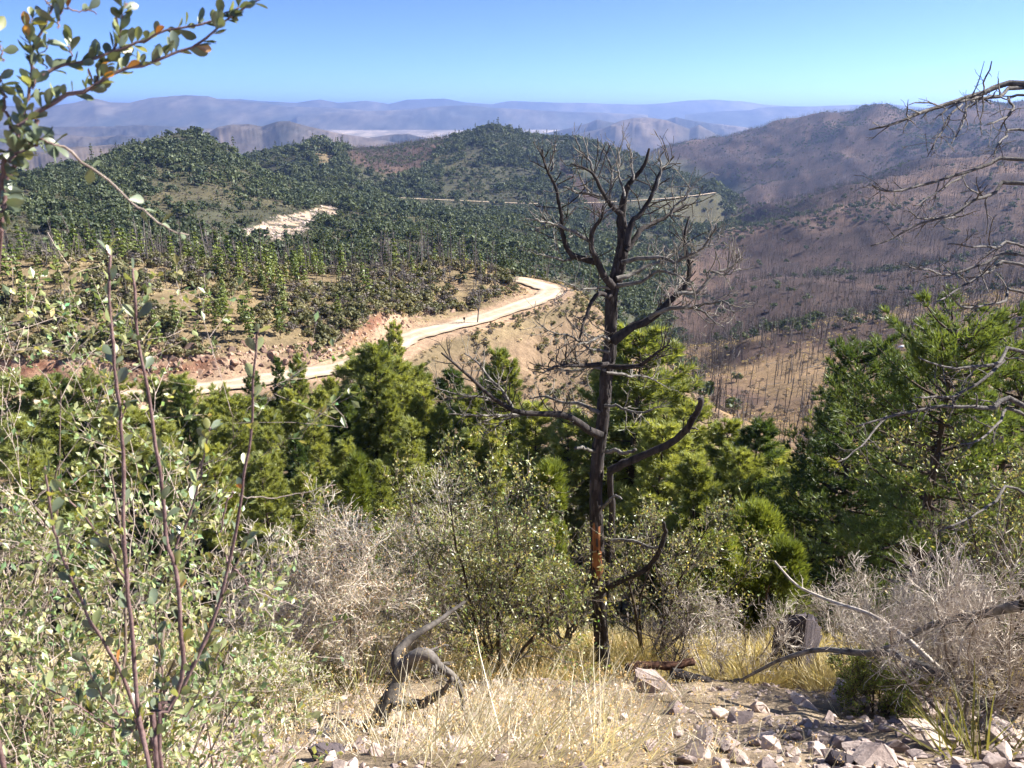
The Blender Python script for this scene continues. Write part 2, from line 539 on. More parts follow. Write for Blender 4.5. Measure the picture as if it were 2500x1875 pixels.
tcol = tcol * (1 - wr3) + wr3 * np.array((0.50, 0.39, 0.30)) * (1 + 0.4 * n1)
# near slope: pale stony soil
wn_ = (1 - smooth(11, 18, tr))[..., None]
tcol = tcol * (1 - wn_) + wn_ * np.array((0.33, 0.26, 0.19)) * (1 + 0.4 * fbm(TX / 0.6, TY / 0.6, 3)[..., None])
wg = (smooth(11, 15, tr) * (1 - smooth(30, 60, tr)))[..., None]
tcol = tcol * (1 - wg) + wg * np.array((0.30, 0.24, 0.12))
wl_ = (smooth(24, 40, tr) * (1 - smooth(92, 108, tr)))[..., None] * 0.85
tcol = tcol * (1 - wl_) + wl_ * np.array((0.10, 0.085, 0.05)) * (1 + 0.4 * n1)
# road cut: reddish rock where the slope is steep beside the road
m = (tr > 85) & (tr < 260)
d_road = np.full(TX.shape, 1e9)
d_road[m], _ = dist_to(road_pts[::3], TX[m], TY[m])
gy = np.gradient(TZ, axis=0) / (np.gradient(RR, axis=0) + 1e-6)
steep = smooth(0.3, 0.75, np.abs(gy)) * (1 - smooth(13, 18, d_road)) * (TZ > -35.7)
red = np.array((0.21, 0.10, 0.07)); pal = np.array((0.40, 0.29, 0.215))
rk = smooth(-0.2, 0.3, fbm(TX / 5.0, TZ / 1.5, 4))[..., None]
tcol = tcol * (1 - steep[..., None]) + steep[..., None] * (red * (1 - rk) + pal * rk)
sh = ((1 - smooth(4.2, 6.0, d_road)))[..., None]
tcol = tcol * (1 - sh) + sh * np.array((0.40, 0.28, 0.20))
# bare earth on the fill slope under the road
fillw = (smooth(7, 10, d_road) * (1 - smooth(28, 45, d_road)) * (TZ < -36.5))[..., None] * 0.7
tcol = tcol * (1 - fillw) + fillw * np.array((0.20, 0.14, 0.10)) * (1 + 0.4 * n1)
tcol = np.clip(tcol, 0.02, 0.8)

def land_mat():
    m, n, l, p = new_mat('dry_hillside_soil')
    tc = n.new('ShaderNodeNewGeometry')
    pos = tc.outputs['Position']
    f1 = noise_node(n, l, 0.9, 10, 0.7, pos); f2 = noise_node(n, l, 0.06, 10, 0.68, pos); f3 = noise_node(n, l, 9.0, 6, 0.7, pos)
    c1 = ramp(n, l, f1, [(0.3, (0.62, 0.60, 0.60)), (0.7, (1.3, 1.3, 1.28))])
    c2 = ramp(n, l, f2, [(0.3, (0.60, 0.62, 0.62)), (0.7, (1.35, 1.3, 1.22))])
    c3 = ramp(n, l, f3, [(0.3, (0.7, 0.7, 0.7)), (0.7, (1.25, 1.25, 1.25))])
    c = mixc(n, l, tint_attr(n), c1, 1.0, 'MULTIPLY'); c = mixc(n, l, c, c2, 1.0, 'MULTIPLY'); c = mixc(n, l, c, c3, 1.0, 'MULTIPLY')
    l.new(c, p.inputs['Base Color'])
    p.inputs['Roughness'].default_value = 0.95
    p.inputs['Specular IOR Level'].default_value = 0.1
    b1 = n.new('ShaderNodeBump'); b1.inputs['Strength'].default_value = 0.8; b1.inputs['Distance'].default_value = 0.4
    l.new(f1, b1.inputs['Height'])
    b2 = n.new('ShaderNodeBump'); b2.inputs['Strength'].default_value = 0.7; b2.inputs['Distance'].default_value = 0.04
    l.new(f3, b2.inputs['Height']); l.new(b1.outputs['Normal'], b2.inputs['Normal'])
    l.new(b2.outputs['Normal'], p.inputs['Normal'])
    return m
M_LAND = land_mat()
nr, na = TX.shape
ii = (np.arange(nr - 1)[:, None] * na + np.arange(na - 1)[None, :])
quads = np.stack([ii, ii + 1, ii + na + 1, ii + na], -1).reshape(-1, 4)
wrap = np.arange(nr - 1) * na
quads = np.vstack([quads, np.stack([wrap + na - 1, wrap, wrap + na, wrap + 2 * na - 1], -1)])
tv3 = np.stack([TX, TY, TZ], -1).reshape(-1, 3)
tc3 = tcol.reshape(-1, 3)
tv3 = np.vstack([tv3, [(0, 0, -1.68)]]); tc3 = np.vstack([tc3, tc3[:1]])
fan = np.stack([np.arange(na), (np.arange(na) + 1) % na, np.full(na, nr * na)], -1)[:, ::-1]
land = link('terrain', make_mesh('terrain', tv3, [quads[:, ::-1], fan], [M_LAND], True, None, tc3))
land['kind'] = 'structure'

# ------------------------------------------------------------------ desert plain and far ranges
def plain_mat(name, c_a, c_b, s1, s2):
    m, n, l, p = new_mat(name)
    g = n.new('ShaderNodeNewGeometry')
    mp = n.new('ShaderNodeMapping'); mp.inputs['Scale'].default_value = (1, 0.35, 1)
    l.new(g.outputs['Position'], mp.inputs['Vector'])
    f = noise_node(n, l, s1, 8, 0.62, mp.outputs['Vector']); f2 = noise_node(n, l, s2, 6, 0.65, mp.outputs['Vector'])
    c = ramp(n, l, f, [(0.40, c_a), (0.60, c_b)])
    c = mixc(n, l, c, ramp(n, l, f2, [(0.35, (0.45, 0.47, 0.45)), (0.65, (1.2, 1.2, 1.2))]), 1.0, 'MULTIPLY')
    l.new(c, p.inputs['Base Color'])
    p.inputs['Roughness'].default_value = 1.0
    p.inputs['Specular IOR Level'].default_value = 0.0
    return m
M_PLAIN = plain_mat('desert_plain_soil', (0.16, 0.13, 0.105), (0.46, 0.37, 0.29), 0.0009, 0.005)
M_FARHILL = plain_mat('far_hill_rock', (0.045, 0.045, 0.04), (0.17, 0.13, 0.10), 0.0016, 0.010)
M_RANGE = plain_mat('far_range_rock', (0.06, 0.065, 0.06), (0.16, 0.135, 0.11), 0.0009, 0.006)

ra = np.exp(np.arange(math.log(3600), math.log(60000), 0.03)); aa = np.radians(np.arange(-80, 80.1, 0.8))
PA, PR = np.meshgrid(aa, ra)
PX, PY = PR * np.sin(PA), PR * np.cos(PA)
PZ = np.interp(PR, [0, 4500, 7000, 9000, 11000, 20000], [-322, -322, -255, -195, -165, -130]) + 10 * ridged(PX / 900.0, PY / 900.0, 4) * (1 - smooth(7000, 9500, PR))
n_, k_ = PX.shape
ii = (np.arange(n_ - 1)[:, None] * k_ + np.arange(k_ - 1)[None, :])
q = np.stack([ii, ii + k_, ii + k_ + 1, ii + 1], -1).reshape(-1, 4)
o = link('desert_plain', make_mesh('desert_plain', np.stack([PX, PY, PZ], -1).reshape(-1, 3), q[:, ::-1], [M_PLAIN], True))
o['kind'] = 'structure'

def ridge_mesh(name, sky_pts, dist, depth, mat, foot=-325.0, rough=0.12, nx=260, ny=36, seed=0, label=None):
    """a range of hills under a skyline given as (u, v) of the 2212-wide view, standing at dist metres"""
    u = np.array([p[0] for p in sky_pts], float); v = np.array([p[1] for p in sky_pts], float)
    uu = np.linspace(u[0], u[-1], nx); vv = np.interp(uu, u, v)
    top = np.array([at(a * K, b * K, dist) for a, b in zip(uu, vv)])
    dirx = top[:, :2] / np.linalg.norm(top[:, :2], axis=1)[:, None]
    t = np.linspace(-1, 1, ny)
    X = top[None, :, 0] + dirx[None, :, 0] * t[:, None] * depth
    Y = top[None, :, 1] + dirx[None, :, 1] * t[:, None] * depth
    prof = 1 - smooth(0.0, 1.0, np.abs(t))
    prof = (0.55 * prof + 0.45 * (1 - np.abs(t)))[:, None]
    H = (top[:, 2] - foot)[None, :]
    sc = depth * 0.45
    rg = ridged(X / sc + seed, Y / sc, 5)
    side = np.minimum(1, np.abs(t) * 4)[:, None] * (1 - np.abs(t)[:, None]) * 2
    Z = foot + H * np.clip(prof * (1 + 0.9 * rough * rg * side * 3), -0.1, 1.0) + rough * H * 0.03 * fbm(X / (sc * 0.12), Y / (sc * 0.12), 3)
    n_, k_ = X.shape
    ii = (np.arange(n_ - 1)[:, None] * k_ + np.arange(k_ - 1)[None, :])
    q = np.stack([ii, ii + 1, ii + k_ + 1, ii + k_], -1).reshape(-1, 4)
    o = link(name, make_mesh(name, np.stack([X, Y, Z], -1).reshape(-1, 3), q, [mat], True))
    o['kind'] = 'structure'
    return o

ridge_mesh('mountain_range', [(-300,226),(0,228),(90,232),(160,222),(200,211),(240,221),(280,222),(330,210),(400,205),(450,207),(480,216),(560,221),(620,230),(700,232),(760,236),(850,243),(900,250)], 11500, 2600, M_RANGE, rough=0.035, seed=1)
ridge_mesh('mountain_range', [(640,248),(760,241),(850,237),(930,231),(960,228),(1010,226),(1060,232),(1130,236),(1200,240),(1300,243),(1400,248)], 10300, 1500, M_RANGE, rough=0.035, seed=2)
ridge_mesh('mountain_range', [(440,222),(470,212),(520,213),(560,217),(640,221),(690,214),(730,222),(790,217),(840,224),(880,214),(960,213),(1000,220),(1060,225),(1100,218),(1180,220),(1300,223),(1400,225),(1440,222),(1490,216),(1540,214),(1600,218),(1650,225),(1720,230)], 14200, 1900, M_RANGE, rough=0.035, seed=3)
ridge_mesh('mountain_range', [(1480,247),(1550,240),(1620,237),(1640,232),(1700,230),(1760,229),(1850,226),(1900,224),(1960,228),(2000,232),(2130,237),(2200,239),(2500,235),(2800,238)], 11000, 1600, M_RANGE, rough=0.035, seed=4)
# desert hills between here and the plain
ridge_mesh('desert_hill', [(410,320),(445,292),(470,276),(500,270),(540,269),(565,274),(600,263),(625,262),(660,272),(720,286),(780,296),(860,310),(920,325)], 4800, 840, M_FARHILL, seed=5, rough=0.1)
ridge_mesh('desert_hill', [(700,312),(760,302),(800,298),(850,292),(880,287),(920,298),(980,312)], 5200, 675, M_FARHILL, seed=6, rough=0.1)
ridge_mesh('desert_hill', [(1100,312),(1160,292),(1210,280),(1270,266),(1290,258),(1320,264),(1360,272),(1440,296)], 7000, 900, M_FARHILL, seed=7, rough=0.1)
ridge_mesh('desert_hill', [(1150,318),(1220,296),(1300,278),(1340,262),(1370,255),(1400,254),(1440,260),(1460,268),(1490,279),(1510,270),(1530,281),(1560,295),(1620,312)], 5800, 975, M_FARHILL, seed=8, rough=0.1)
ridge_mesh('desert_hill', [(1380,272),(1440,258),(1460,253),(1480,258),(1530,266),(1600,274),(1660,284)], 7600, 750, M_FARHILL, seed=9, rough=0.1)
ridge_mesh('desert_hill', [(-200,300),(0,292),(120,290),(200,296),(260,290),(330,300),(420,306)], 6000, 825, M_FARHILL, seed=10, rough=0.1)
ridge_mesh('desert_hill', [(-100,345),(60,330),(180,318),(260,312),(330,322),(420,345)], 3700, 600, M_FARHILL, seed=11, rough=0.1)
ridge_mesh('desert_hill', [(-100,280),(150,274),(300,270),(420,276),(560,284)], 7800, 825, M_FARHILL, seed=12, rough=0.1)

# ------------------------------------------------------------------ the air: haze that turns far things blue
hv = []
for z in (-400.0, 290.0):
    for x, y in ((-45000, -8000), (45000, -8000), (45000, 45000), (-45000, 45000)):
        hv.append((x, y, z))
hz = link('haze', make_mesh('haze', hv, np.array([(0,3,2,1),(4,5,6,7),(0,1,5,4),(1,2,6,5),(2,3,7,6),(3,0,4,7)])))
hz['kind'] = 'stuff'
hz['label'] = 'thin blue haze in the air over the far hills'
hm = bpy.data.materials.new('haze_air'); hm.use_nodes = True
hm.node_tree.nodes.clear()
ho = hm.node_tree.nodes.new('ShaderNodeOutputMaterial')
hp = hm.node_tree.nodes.new('ShaderNodeVolumePrincipled')
hp.inputs['Color'].default_value = (0.36, 0.52, 1.0, 1)
hp.inputs['Density'].default_value = 0.85e-4
hp.inputs['Anisotropy'].default_value = 0.35
hm.node_tree.links.new(hp.outputs['Volume'], ho.inputs['Volume'])
hz.data.materials.append(hm)

# ------------------------------------------------------------------ roads
def road_mat(name, base, pale):
    m, n, l, p = new_mat(name)
    g = n.new('ShaderNodeNewGeometry')
    f = noise_node(n, l, 0.5, 8, 0.65, g.outputs['Position']); f2 = noise_node(n, l, 4.0, 6, 0.7, g.outputs['Position'])
    c = ramp(n, l, f, [(0.3, base), (0.7, pale)])
    c = mixc(n, l, c, ramp(n, l, f2, [(0.3, (0.82, 0.8, 0.78)), (0.7, (1.1, 1.1, 1.1))]), 1.0, 'MULTIPLY')
    c = mixc(n, l, c, tint_attr(n), 1.0, 'MULTIPLY')
    l.new(c, p.inputs['Base Color']); p.inputs['Roughness'].default_value = 0.95; p.inputs['Specular IOR Level'].default_value = 0.1
    bump(n, l, f2, 0.4, 0.08, p)
    return m
M_ROAD = road_mat('pale_dirt_road', (0.43, 0.335, 0.245), (0.64, 0.52, 0.395))

def ribbon(name, line, half, dz, mat, cross=9):
    line = np.asarray(line, float)
    t = np.gradient(line[:, :2], axis=0); t /= np.linalg.norm(t, axis=1)[:, None]
    nrm = np.stack([-t[:, 1], t[:, 0]], 1)
    s = np.linspace(-1, 1, cross)
    wv = half * (1 + 0.08 * np.sin(np.arange(len(line)) * 0.31) + 0.06 * np.sin(np.arange(len(line)) * 0.83))
    v = np.empty((len(line), cross, 3)); c = np.ones((len(line), cross, 3))
    for k, a in enumerate(s):
        v[:, k, :2] = line[:, :2] + nrm * (a * wv)[:, None]
        rut = -0.05 if abs(abs(a) - 0.45) < 0.14 else 0.0
        v[:, k, 2] = line[:, 2] + dz + rut - 0.12 * abs(a) ** 4
        c[:, k] = ((1.15 if rut else 0.86) - 0.25 * (abs(a) > 0.9)) * (1 + 0.1 * np.sin(np.arange(len(line)) * 0.17 + a)[:, None])
    n, k = len(line), cross
    ii = (np.arange(n - 1)[:, None] * k + np.arange(k - 1)[None, :])
    q = np.stack([ii, ii + k, ii + k + 1, ii + 1], -1).reshape(-1, 4)
    o = link(name, make_mesh(name, v.reshape(-1, 3), q[:, ::-1], [mat], True, None, c.reshape(-1, 3)))
    o['kind'] = 'structure'
    return o
ribbon('dirt_road', road_pts, 2.6, 0.05, M_ROAD)
ribbon('far_dirt_road', far_pts, 2.3, 0.9, M_ROAD, 5)

# ------------------------------------------------------------------ plant building blocks
def cards(g, pos, nrm, size, c=None, asp=1.0, kind='quad'):
    """small leaf-clump faces at pos, facing nrm"""
    pos = np.asarray(pos, float); n = len(pos)
    nrm = nrm / (np.linalg.norm(nrm, axis=1)[:, None] + 1e-9)
    ref = rng.normal(size=(n, 3))
    a = np.cross(nrm, ref); a /= np.linalg.norm(a, axis=1)[:, None] + 1e-9
    b = np.cross(nrm, a)
    s = np.broadcast_to(size, (n,))[:, None]
    if kind == 'quad':
        j = rng.uniform(0.5, 1.0, (n, 4, 1))
        v = np.stack([pos - a * s * j[:, 0], pos - b * s * asp * j[:, 1], pos + a * s * j[:, 2], pos + b * s * asp * j[:, 3]], 1)
        f = np.arange(n * 4).reshape(n, 4)
        g.add(v.reshape(-1, 3), None, f, None if c is None else np.repeat(c, 4, axis=0))
    else:
        v = np.stack([pos - a * s, pos + a * s * 0.6 + b * s * asp, pos + a * s * 0.5 - b * s * asp], 1)
        f = np.arange(n * 3).reshape(n, 3)
        g.add(v.reshape(-1, 3), f, None, None if c is None else np.repeat(c, 3, axis=0))

def blades(g, pos, dirs, length, width, c=None):
    """thin pointed blades (needles, grass) from pos along dirs"""
    n = len(pos)
    d = dirs / (np.linalg.norm(dirs, axis=1)[:, None] + 1e-9)
    a = np.cross(d, rng.normal(size=(n, 3))); a /= np.linalg.norm(a, axis=1)[:, None] + 1e-9
    L = np.broadcast_to(length, (n,))[:, None]; W = np.broadcast_to(width, (n,))[:, None]
    v = np.stack([pos - a * W * 0.5, pos + a * W * 0.5, pos + d * L], 1)
    g.add(v.reshape(-1, 3), np.arange(n * 3).reshape(n, 3), None, None if c is None else np.repeat(c, 3, axis=0))

def unit(n):
    v = rng.normal(size=(n, 3)); return v / np.linalg.norm(v, axis=1)[:, None]

M_PINE = leaf_mat('pine_needles', (0.175, 0.215, 0.06), (0.43, 0.46, 0.15), 0.46, 0.5, 0.05, 0.8)
M_PINE_DK = leaf_mat('dark_pine_needles', (0.058, 0.10, 0.034), (0.17, 0.225, 0.062), 0.40, 0.5, 0.05, 0.8)
M_PINE_MID = leaf_mat('young_pine_needles', (0.085, 0.13, 0.03), (0.25, 0.29, 0.07), 0.35, 0.5, 0.04, 0.8)
M_FOREST = leaf_mat('hillside_foliage', (0.036, 0.060, 0.030), (0.115, 0.14, 0.062), 0.28, 0.6, 0.03, 0.05)
M_SCRUB = leaf_mat('scrub_foliage', (0.085, 0.095, 0.038), (0.24, 0.22, 0.11), 0.28, 0.6, 0.03, 0.3)
M_BRUSH = leaf_mat('grey_brush', (0.10, 0.085, 0.078), (0.22, 0.19, 0.17), 0.15, 0.7, 0.02, 0.2)
M_JUNIPER = leaf_mat('juniper_sprays', (0.10, 0.14, 0.03), (0.28, 0.33, 0.08), 0.38, 0.5, 0.04, 1.5)
M_BARK = bark_mat('pine_bark', (0.035, 0.025, 0.02), (0.12, 0.085, 0.065), 6)
M_CHAR = bark_mat('charred_wood', (0.05, 0.042, 0.040), (0.17, 0.14, 0.125), 5)
M_SNAGGREY = bark_mat('grey_snag_wood', (0.09, 0.08, 0.072), (0.25, 0.22, 0.20), 5)

def blob_tree(name, seed, n=90, mats=(), trunk=True, flat=0.9, size=0.16):
    """round evergreen of unit height: uneven lobes of leaf clumps over a short forked trunk"""
    global rng
    keep = rng; rng = np.random.default_rng(seed)
    g = Geo()
    lob = rng.uniform(-1, 1, (9, 3)) * np.array((0.34, 0.34, 0.24)) + np.array((0, 0, 0.58))
    lr = rng.uniform(0.16, 0.30, 9)
    k = rng.integers(0, 9, n)
    d = unit(n); d[:, 2] = np.abs(d[:, 2]) * 1.0 - 0.25
    p = lob[k] + d * lr[k][:, None] * rng.uniform(0.6, 1.05, n)[:, None]
    p[:, 2] *= flat
    sh = rng.uniform(0.75, 1.25, (n, 1)) * np.ones((1, 3))
    cards(g, p, d + 0.5 * unit(n), rng.uniform(0.5, 1.0, n) * size, sh)
    nl = (g.f4 and len(np.concatenate(g.f4))) or 0
    if trunk:
        tube(g, [(0, 0, -0.1), (0.02, 0, 0.25), (0.05, 0.02, 0.6)], [0.035, 0.03, 0.015], 4, (0.6, 0.5, 0.45))
        for _ in range(3):
            e = lob[rng.integers(0, 9)]
            tube(g, [(0.02, 0, 0.2), e * 0.6 + np.array((0, 0, 0.2)), e], [0.02, 0.015, 0.006], 3, (0.6, 0.5, 0.45))
    rng = keep
    return g.mesh(name, mats)

def cone_pine(name, seed, n=170, mats=(), split=False):
    global rng
    keep = rng; rng = np.random.default_rng(seed)
    g = Geo()
    z = rng.uniform(0.18, 1.0, n) ** 0.85
    lay = np.floor(z * 9) / 9 + 0.03
    z = 0.6 * lay + 0.4 * z
    rad = 0.21 * (1.02 - z) ** 0.7 * rng.uniform(0.35, 1.1, n)
    a = rng.uniform(0, 6.283, n) 
    rad *= 0.8 + 0.35 * np.sin(a * 2 + lay * 40)
    p = np.stack([rad * np.cos(a), rad * np.sin(a), z - rad * 0.2], 1)
    d = p * np.array((1, 1, 0)) * 4 + np.array((0, 0, 0.6)) + 0.6 * unit(n)
    sh = rng.uniform(0.75, 1.25, (n, 1)) * np.ones((1, 3))
    cards(g, p, d, rng.uniform(0.03, 0.065, n), sh, 0.8)
    gt = Geo() if split else g
    tube(gt, [(0, 0, -0.08), (0.005, 0, 0.5), (0, 0, 1.0)], [0.018, 0.012, 0.003], 4, (0.5, 0.4, 0.35) if not split else None)
    rng = keep
    if split:
        return gt.mesh(name + '_trunk', [M_BARK]), g.mesh(name + '_crown', mats)
    return g.mesh(name, mats)

def snag(name, seed, mats=(), nb=12):
    """dead standing trunk with stubs of limbs, unit height"""
    global rng
    keep = rng; rng = np.random.default_rng(seed)
    g = Geo()
    lean = rng.normal(size=2) * 0.07
    tp = rng.uniform(0.8, 1.0)
    pts = np.array([(0, 0, -0.12), (lean[0] * 0.3, lean[1] * 0.3, 0.3), (lean[0] * 0.7, lean[1] * 0.7, 0.65), (lean[0], lean[1], tp)])
    tube(g, pts, [0.0135, 0.011, 0.0085, 0.003], 4)
    for i in range(nb):
        z = rng.uniform(0.25, 0.95); a = rng.uniform(0, 6.283); L = rng.uniform(0.05, 0.17) * (1.25 - z)
        b = np.array((lean[0] * z, lean[1] * z, z * tp)); L *= 1.3; d = np.array((math.cos(a), math.sin(a), rng.uniform(-0.1, 0.6)))
        tube(g, [b, b + d * L * 0.6, b + d * L + np.array((0, 0, L * 0.25))], [0.0045, 0.0035, 0.0015], 3, cap=False)
    rng = keep
    return g.mesh(name, mats)

def tufts(g, pos, dirs, nb, length, width, spread, cvar=0.25, tint=(1, 1, 1)):
    """bursts of needles: nb blades around each direction"""
    n = len(pos)
    P = np.repeat(pos, nb, 0); D = np.repeat(dirs, nb, 0) + spread * unit(n * nb)
    c = np.repeat(rng.uniform(1 - cvar, 1 + cvar, (n, 1)), nb, 0) * np.asarray(tint)[None, :] * np.ones((n * nb, 3))
    blades(g, P, D, rng.uniform(0.7, 1.1, n * nb) * length, width, c)

def pine_meshes(name, seed, h, rmax, base=0.3, dens=1.0, nb=8, nl=0.34, nw=0.05, tr=0.22, mat=None, lean=0.02, step=0.42, power=0.75):
    """(trunk mesh with limbs, crown mesh) of a pine h metres tall with open layered limbs"""
    global rng
    keep = rng; rng = np.random.default_rng(seed)
    gt, gc = Geo(), Geo()
    la = rng.uniform(0, 6.28)
    def axis(z):
        t = z / h
        return np.array((lean * h * t * t * math.cos(la) + 0.08 * math.sin(z * 0.6 + seed), lean * h * t * t * math.sin(la) + 0.08 * math.cos(z * 0.5), z))
    zz = np.linspace(-0.6, h * 0.99, 14)
    tube(gt, [axis(z) for z in zz], [tr * (1.0 - 0.93 * max(0, z) / h) + (0.12 * tr if z < 0.3 else 0) for z in zz], 8, wob=0.06)
    z = h * base * rng.uniform(0.85, 1.0)
    # dead stubs below the crown
    for _ in range(10):
        zs = rng.uniform(0.1, base + 0.05) * h; a = rng.uniform(0, 6.28); L = rng.uniform(0.3, 1.2) * rmax * 0.5
        b = axis(zs); d = np.array((math.cos(a), math.sin(a), rng.uniform(-0.25, 0.15)))
        tube(gt, [b, b + d * L * 0.5, b + d * L], [0.03, 0.02, 0.006], 4, (1.3, 1.25, 1.2))
    TP, TD = [], []
    while z < h * 0.985:
        t = (z / h - base) / (1 - base)
        prof = (min(1.0, 0.45 + t * 2.2) if t < 0.25 else 1.0) * max(0.06, (1 - t)) ** power
        nbr = rng.integers(3, 6)
        a0 = rng.uniform(0, 6.28)
        for k in range(nbr):
            if rng.random() < 0.12: continue
            a = a0 + k * 6.283 / nbr + rng.uniform(-0.35, 0.35)
            L = rmax * prof * rng.uniform(0.38, 1.18)
            up = -0.15 + 0.75 * t + rng.uniform(-0.15, 0.15)
            b = axis(z + rng.uniform(-0.15, 0.15))
            d = np.array((math.cos(a), math.sin(a), up)); side = np.array((-math.sin(a), math.cos(a), 0))
            m1 = b + d * L * 0.5 + np.array((0, 0, -0.05 * L)); e = b + d * L + np.array((0, 0, 0.16 * L)) + side * rng.uniform(-0.15, 0.15) * L
            ln = spline([b, m1, e], 7)
            tube(gt, ln, np.linspace(0.028 * tr / 0.2 + 0.008 * L, 0.006, 7), 4, (0.9, 0.9, 0.9), cap=False)
            nt = int(max(5, L * 13 * dens))
            s = rng.uniform(0.28, 1.0, nt) ** 0.8
            i = np.minimum((s * 6).astype(int), 5); f = (s * 6 - i)[:, None]
            p = ln[i] * (1 - f) + ln[i + 1] * f
            off = side[None] * (rng.uniform(-1, 1, nt) * 0.34 * L * (1.15 - s * 0.75))[:, None] + np.array((0, 0, 1)) * rng.uniform(-0.08, 0.22, nt)[:, None] * (0.4 + 0.25 * L)
            TP.append(p + off); TD.append(d[None] * 0.55 + off / (np.linalg.norm(off, axis=1)[:, None] + 0.05) * 0.5 + np.array((0, 0, 0.45)))
        z += step * rng.uniform(0.7, 1.3) * (1.15 - 0.5 * t)
    TP.append(axis(h * 0.97)[None] + rng.normal(size=(14, 3)) * np.array((0.1, 0.1, 0.25))); TD.append(unit(14) + np.array((0, 0, 1.2)))
    TP = np.concatenate(TP); TD = np.concatenate(TD)
    tufts(gc, TP, TD, nb, nl, nw, 0.75)
    rng = keep
    return gt.mesh(name + '_trunk', [M_BARK], True), gc.mesh(name + '_crown', [mat or M_PINE])

# ------------------------------------------------------------------ far woods: one mass of instanced trees each, beyond the ones one can pick out
def gn_scatter(name, pos, scale, rot, idx, protos, label):
    me = bpy.data.meshes.new(name)
    me.vertices.add(len(pos)); me.vertices.foreach_set('co', np.asarray(pos, np.float32).ravel())
    for nm, typ, dat in (('sc', 'FLOAT', scale.astype(np.float32)), ('ro', 'FLOAT', rot.astype(np.float32)), ('ix', 'INT', idx.astype(np.int32))):
        at_ = me.attributes.new(nm, typ, 'POINT'); at_.data.foreach_set('value', dat)
    o = link(name, me)
    o['kind'] = 'stuff'; o['label'] = label
    pc = bpy.data.collections.new(name + '_kinds')
    for k, pm in enumerate(protos):
        po = bpy.data.objects.new('%s_kind_%02d' % (name, k), pm); pc.objects.link(po)
    ng = bpy.data.node_groups.new(name, 'GeometryNodeTree')
    ng.interface.new_socket('Geometry', in_out='INPUT', socket_type='NodeSocketGeometry')
    ng.interface.new_socket('Geometry', in_out='OUTPUT', socket_type='NodeSocketGeometry')
    n, l = ng.nodes, ng.links
    gi, go = n.new('NodeGroupInput'), n.new('NodeGroupOutput')
    ci = n.new('GeometryNodeCollectionInfo'); ci.inputs['Collection'].default_value = pc
    ci.inputs['Separate Children'].default_value = True; ci.inputs['Reset Children'].default_value = True
    ip = n.new('GeometryNodeInstanceOnPoints'); ip.inputs['Pick Instance'].default_value = True
    def attr(nm, typ):
        a = n.new('GeometryNodeInputNamedAttribute'); a.data_type = typ; a.inputs['Name'].default_value = nm
        return a.outputs['Attribute']
    l.new(gi.outputs[0], ip.inputs['Points']); l.new(ci.outputs[0], ip.inputs['Instance'])
    l.new(attr('ix', 'INT'), ip.inputs['Instance Index'])
    l.new(attr('sc', 'FLOAT'), ip.inputs['Scale'])
    cx = n.new('ShaderNodeCombineXYZ'); l.new(attr('ro', 'FLOAT'), cx.inputs['Z'])
    e2r = n.new('FunctionNodeEulerToRotation'); l.new(cx.outputs[0], e2r.inputs[0]); l.new(e2r.outputs[0], ip.inputs['Rotation'])
    l.new(ip.outputs[0], go.inputs[0])
    md = o.modifiers.new('scatter', 'NODES'); md.node_group = ng
    return o

def sample(n, r0, r1, a0=-40, a1=40, power=2.0):
    """random places on the land, spread evenly over the ground (power 2) or denser near (lower power)"""
    a = np.radians(rng.uniform(a0, a1, n))
    t = rng.uniform(0, 1, n)
    r = (r0 ** power + t * (r1 ** power - r0 ** power)) ** (1 / power)
    x, y = r * np.sin(a), r * np.cos(a)
    return x, y, ground_z(x, y)

P_BLOB = [blob_tree('round_tree_%d' % i, 100 + i, 110, [M_FOREST]) for i in range(5)]
P_CONE = [cone_pine('young_pine_%d' % i, 200 + i, 230, [M_PINE_MID], True) for i in range(5)]
P_CONED = [cone_pine('conifer_%d' % i, 220 + i, 110, [M_FOREST]) for i in range(3)]
P_SNAG = [snag('snag_%d' % i, 300 + i, [M_CHAR], 14) for i in range(6)]
P_SNAGG = [snag('grey_snag_%d' % i, 330 + i, [M_SNAGGREY], 18) for i in range(4)]
def fallen_proto(name, seed):
    rr = np.random.default_rng(seed); g = Geo()
    tube(g, [(-0.5, 0, 0.02), (0, rr.uniform(-0.05, 0.05), 0.03), (0.5, 0, 0.05)], [0.014, 0.012, 0.005], 4)
    for _ in range(5):
        a = rr.uniform(-0.4, 0.45); tube(g, [(a, 0, 0.03), (a + 0.05, rr.uniform(-0.1, 0.1), 0.08)], [0.005, 0.002], 3)
    return g.mesh(name, [M_SNAGGREY])
P_FALLEN = [fallen_proto('fallen_trunk_%d' % i, 350 + i) for i in range(3)]
P_SCRUB = [blob_tree('scrub_%d' % i, 400 + i, 130, [M_SCRUB], True, 0.85, 0.15) for i in range(5)]
P_BRUSH = [blob_tree('brush_%d' % i, 430 + i, 100, [M_BRUSH], True, 0.8, 0.12) for i in range(3)]

M_STRAWTUFT = leaf_mat('dry_grass_tuft', (0.34, 0.26, 0.15), (0.62, 0.52, 0.34), 0.25, 0.7, 0.02, 0.3)
P_STRAW = [blob_tree('dry_tuft_%d' % i, 460 + i, 40, [M_STRAWTUFT], False, 0.8, 0.16) for i in range(3)]

